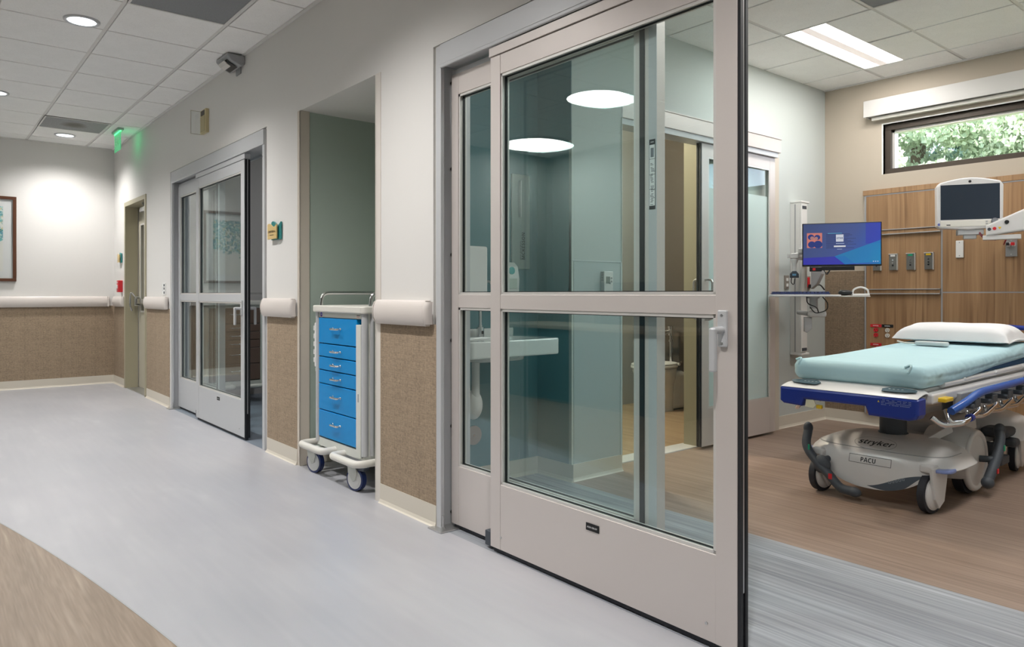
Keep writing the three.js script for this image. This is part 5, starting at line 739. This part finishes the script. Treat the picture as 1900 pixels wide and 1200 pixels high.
// mattress with a fitted sheet
const bedAt = (nm, label, cat) => thing(nm, label, cat, BED, BEDTURN);
const topY = z => 0.748 + 0.045 * Math.pow(Math.max(0, (0.55 - z) / 1.4), 1.2);
{ const t = bedAt('mattress', 'thick stretcher mattress under a pale teal fitted sheet', 'mattress');
  const L0 = 0.895, L1 = -0.90, hw = 0.34;
  const rb = new THREE.BoxGeometry(2 * hw, 0.11, L0 - L1, 56, 14, 150), pp = rb.attributes.position, R = 0.045;
  for (let i = 0; i < pp.count; i++) {                     // round the block, follow the raised head, hang the hem, crease the cloth
    const p = V(pp.getX(i), pp.getY(i), pp.getZ(i)), q = V(Math.max(-hw + R, Math.min(hw - R, p.x)), Math.max(-0.055 + R, Math.min(0.055 - R, p.y)), Math.max((L1 - L0) / 2 + R, Math.min((L0 - L1) / 2 - R, p.z)));
    const d = p.clone().sub(q); if (d.lengthSq() > 1e-12) p.copy(q).addScaledVector(d.normalize(), R);
    const z = p.z + (L0 + L1) / 2, u = (p.x / hw + 1) / 2, v = (z - L1) / (L0 - L1), sideK = Math.max(0, Math.abs(p.x) / hw - 0.93) / 0.07;
    const lift = p.y < 0 ? 0.022 * Math.max(0, Math.min(1, (0.35 - z) / 0.5)) * (-p.y / 0.055) : 0;
    const wr = 0.003 * (fb(u, v, 9, 22, 301, 4) - 0.5) + sideK * 0.011 * (fb((p.y + 0.055) * 4, v, 6, 40, 302, 3) - 0.5);
    pp.setXYZ(i, p.x * (1 - 0.01 * (p.y < 0 ? 1 : 0)) + Math.sign(p.x) * sideK * wr, topY(z) - 0.055 + p.y + lift + wr * 0.7, z + (z > 0.8 ? wr : 0));
  }
  rb.computeVertexNormals(); const g = rb;
  const seam = 0;
  t.add(Object.assign(new THREE.Mesh(g, M.sheet), { name: 'sheeted_mattress', castShadow: true, receiveShadow: true })); M.sheet.side = THREE.DoubleSide;
  const kn = (x, z) => [T([[x - 0.02, topY(z) - 0.006, z + 0.012], [x, topY(z) + 0.004, z], [x + 0.012, topY(z) - 0.002, z + 0.02], [x + 0.002, topY(z) - 0.03, z + 0.03]], 0.006, { rad: 6 })];
  add(t, 'corner_tuck', [...kn(0.26, 0.87), ...kn(-0.30, 0.87)], M.sheet);
  add(t, 'mattress_core', B(-0.31, 0.31, 0.652, 0.70, -0.95, 0.86, 0.02), mat([0.02, 0.11, 0.26], 0.6));
}
{ const t = bedAt('pillow', 'plump white pillow at the head of the stretcher', 'pillow');
  const cx = -0.02, cz = -0.66, hx = 0.335, hz = 0.22;
  const side = s => gridG(40, 30, (u, v) => { const a = 2 * u - 1, b = 2 * v - 1, k = Math.pow(Math.max(0, (1 - a ** 6) * (1 - b ** 4)), 0.5), pinch = 1 - 0.07 * (1 - Math.abs(a) ** 2) * Math.abs(b) - 0.0, px = 1 - 0.06 * (1 - b * b) * Math.abs(a);
    const wr = 0.006 * (fb(u, v, 7, 7, 311, 3) - 0.5) * k + 0.010 * Math.pow(Math.abs(a), 4) * Math.sin(b * 9) * k; return [cx + a * hx * px, topY(cz) + 0.02 + (s > 0 ? 0.105 * k + wr : -0.012 * k + 0.02 * (1 - k) * 0), cz + b * hz * pinch]; });
  const p = add(t, 'pillow_body', [side(1), side(-1)], M.linen); p.material.side = THREE.DoubleSide;
  const n = add(t, 'open_hem', T([[cx + hx * 0.97, topY(cz) + 0.015, cz - hz * 0.95], [cx + hx * 0.96, topY(cz) + 0.03, cz], [cx + hx * 0.97, topY(cz) + 0.014, cz + hz * 0.95]], 0.006), M.linen);
}
{ const t = bedAt('bed_remote', 'pale handheld remote with red markings lying before the pillow', 'remote control'); const z = -0.30, x = -0.06, y = topY(z) + 0.004;
  const b = add(t, 'body', ext(rrect(0.20, 0.058, 0.027), 0.026, 0.008).rotateX(-Math.PI / 2).rotateY(-0.12).translate(x, y, z), mat([0.62, 0.68, 0.69], 0.4));
  add(b, 'markings', new THREE.PlaneGeometry(0.16, 0.04).rotateX(-Math.PI / 2).rotateY(-0.12).translate(x, y + 0.0265, z), decal(320, 80, (c, w, h) => { c.strokeStyle = '#d0605a'; c.lineWidth = 4; for (const [a, r] of [[60, 24], [120, 14], [200, 18], [250, 22], [285, 14]]) { c.beginPath(); c.arc(a, 40, r, 0, 7); c.stroke(); } }));
  add(t, 'cord', T([[x - 0.1, y + 0.01, z - 0.01], [x - 0.17, y + 0.008, z - 0.04], [x - 0.25, y + 0.012, z - 0.12]], 0.005), M.offwhite); }
renderer.render(scene, camera);
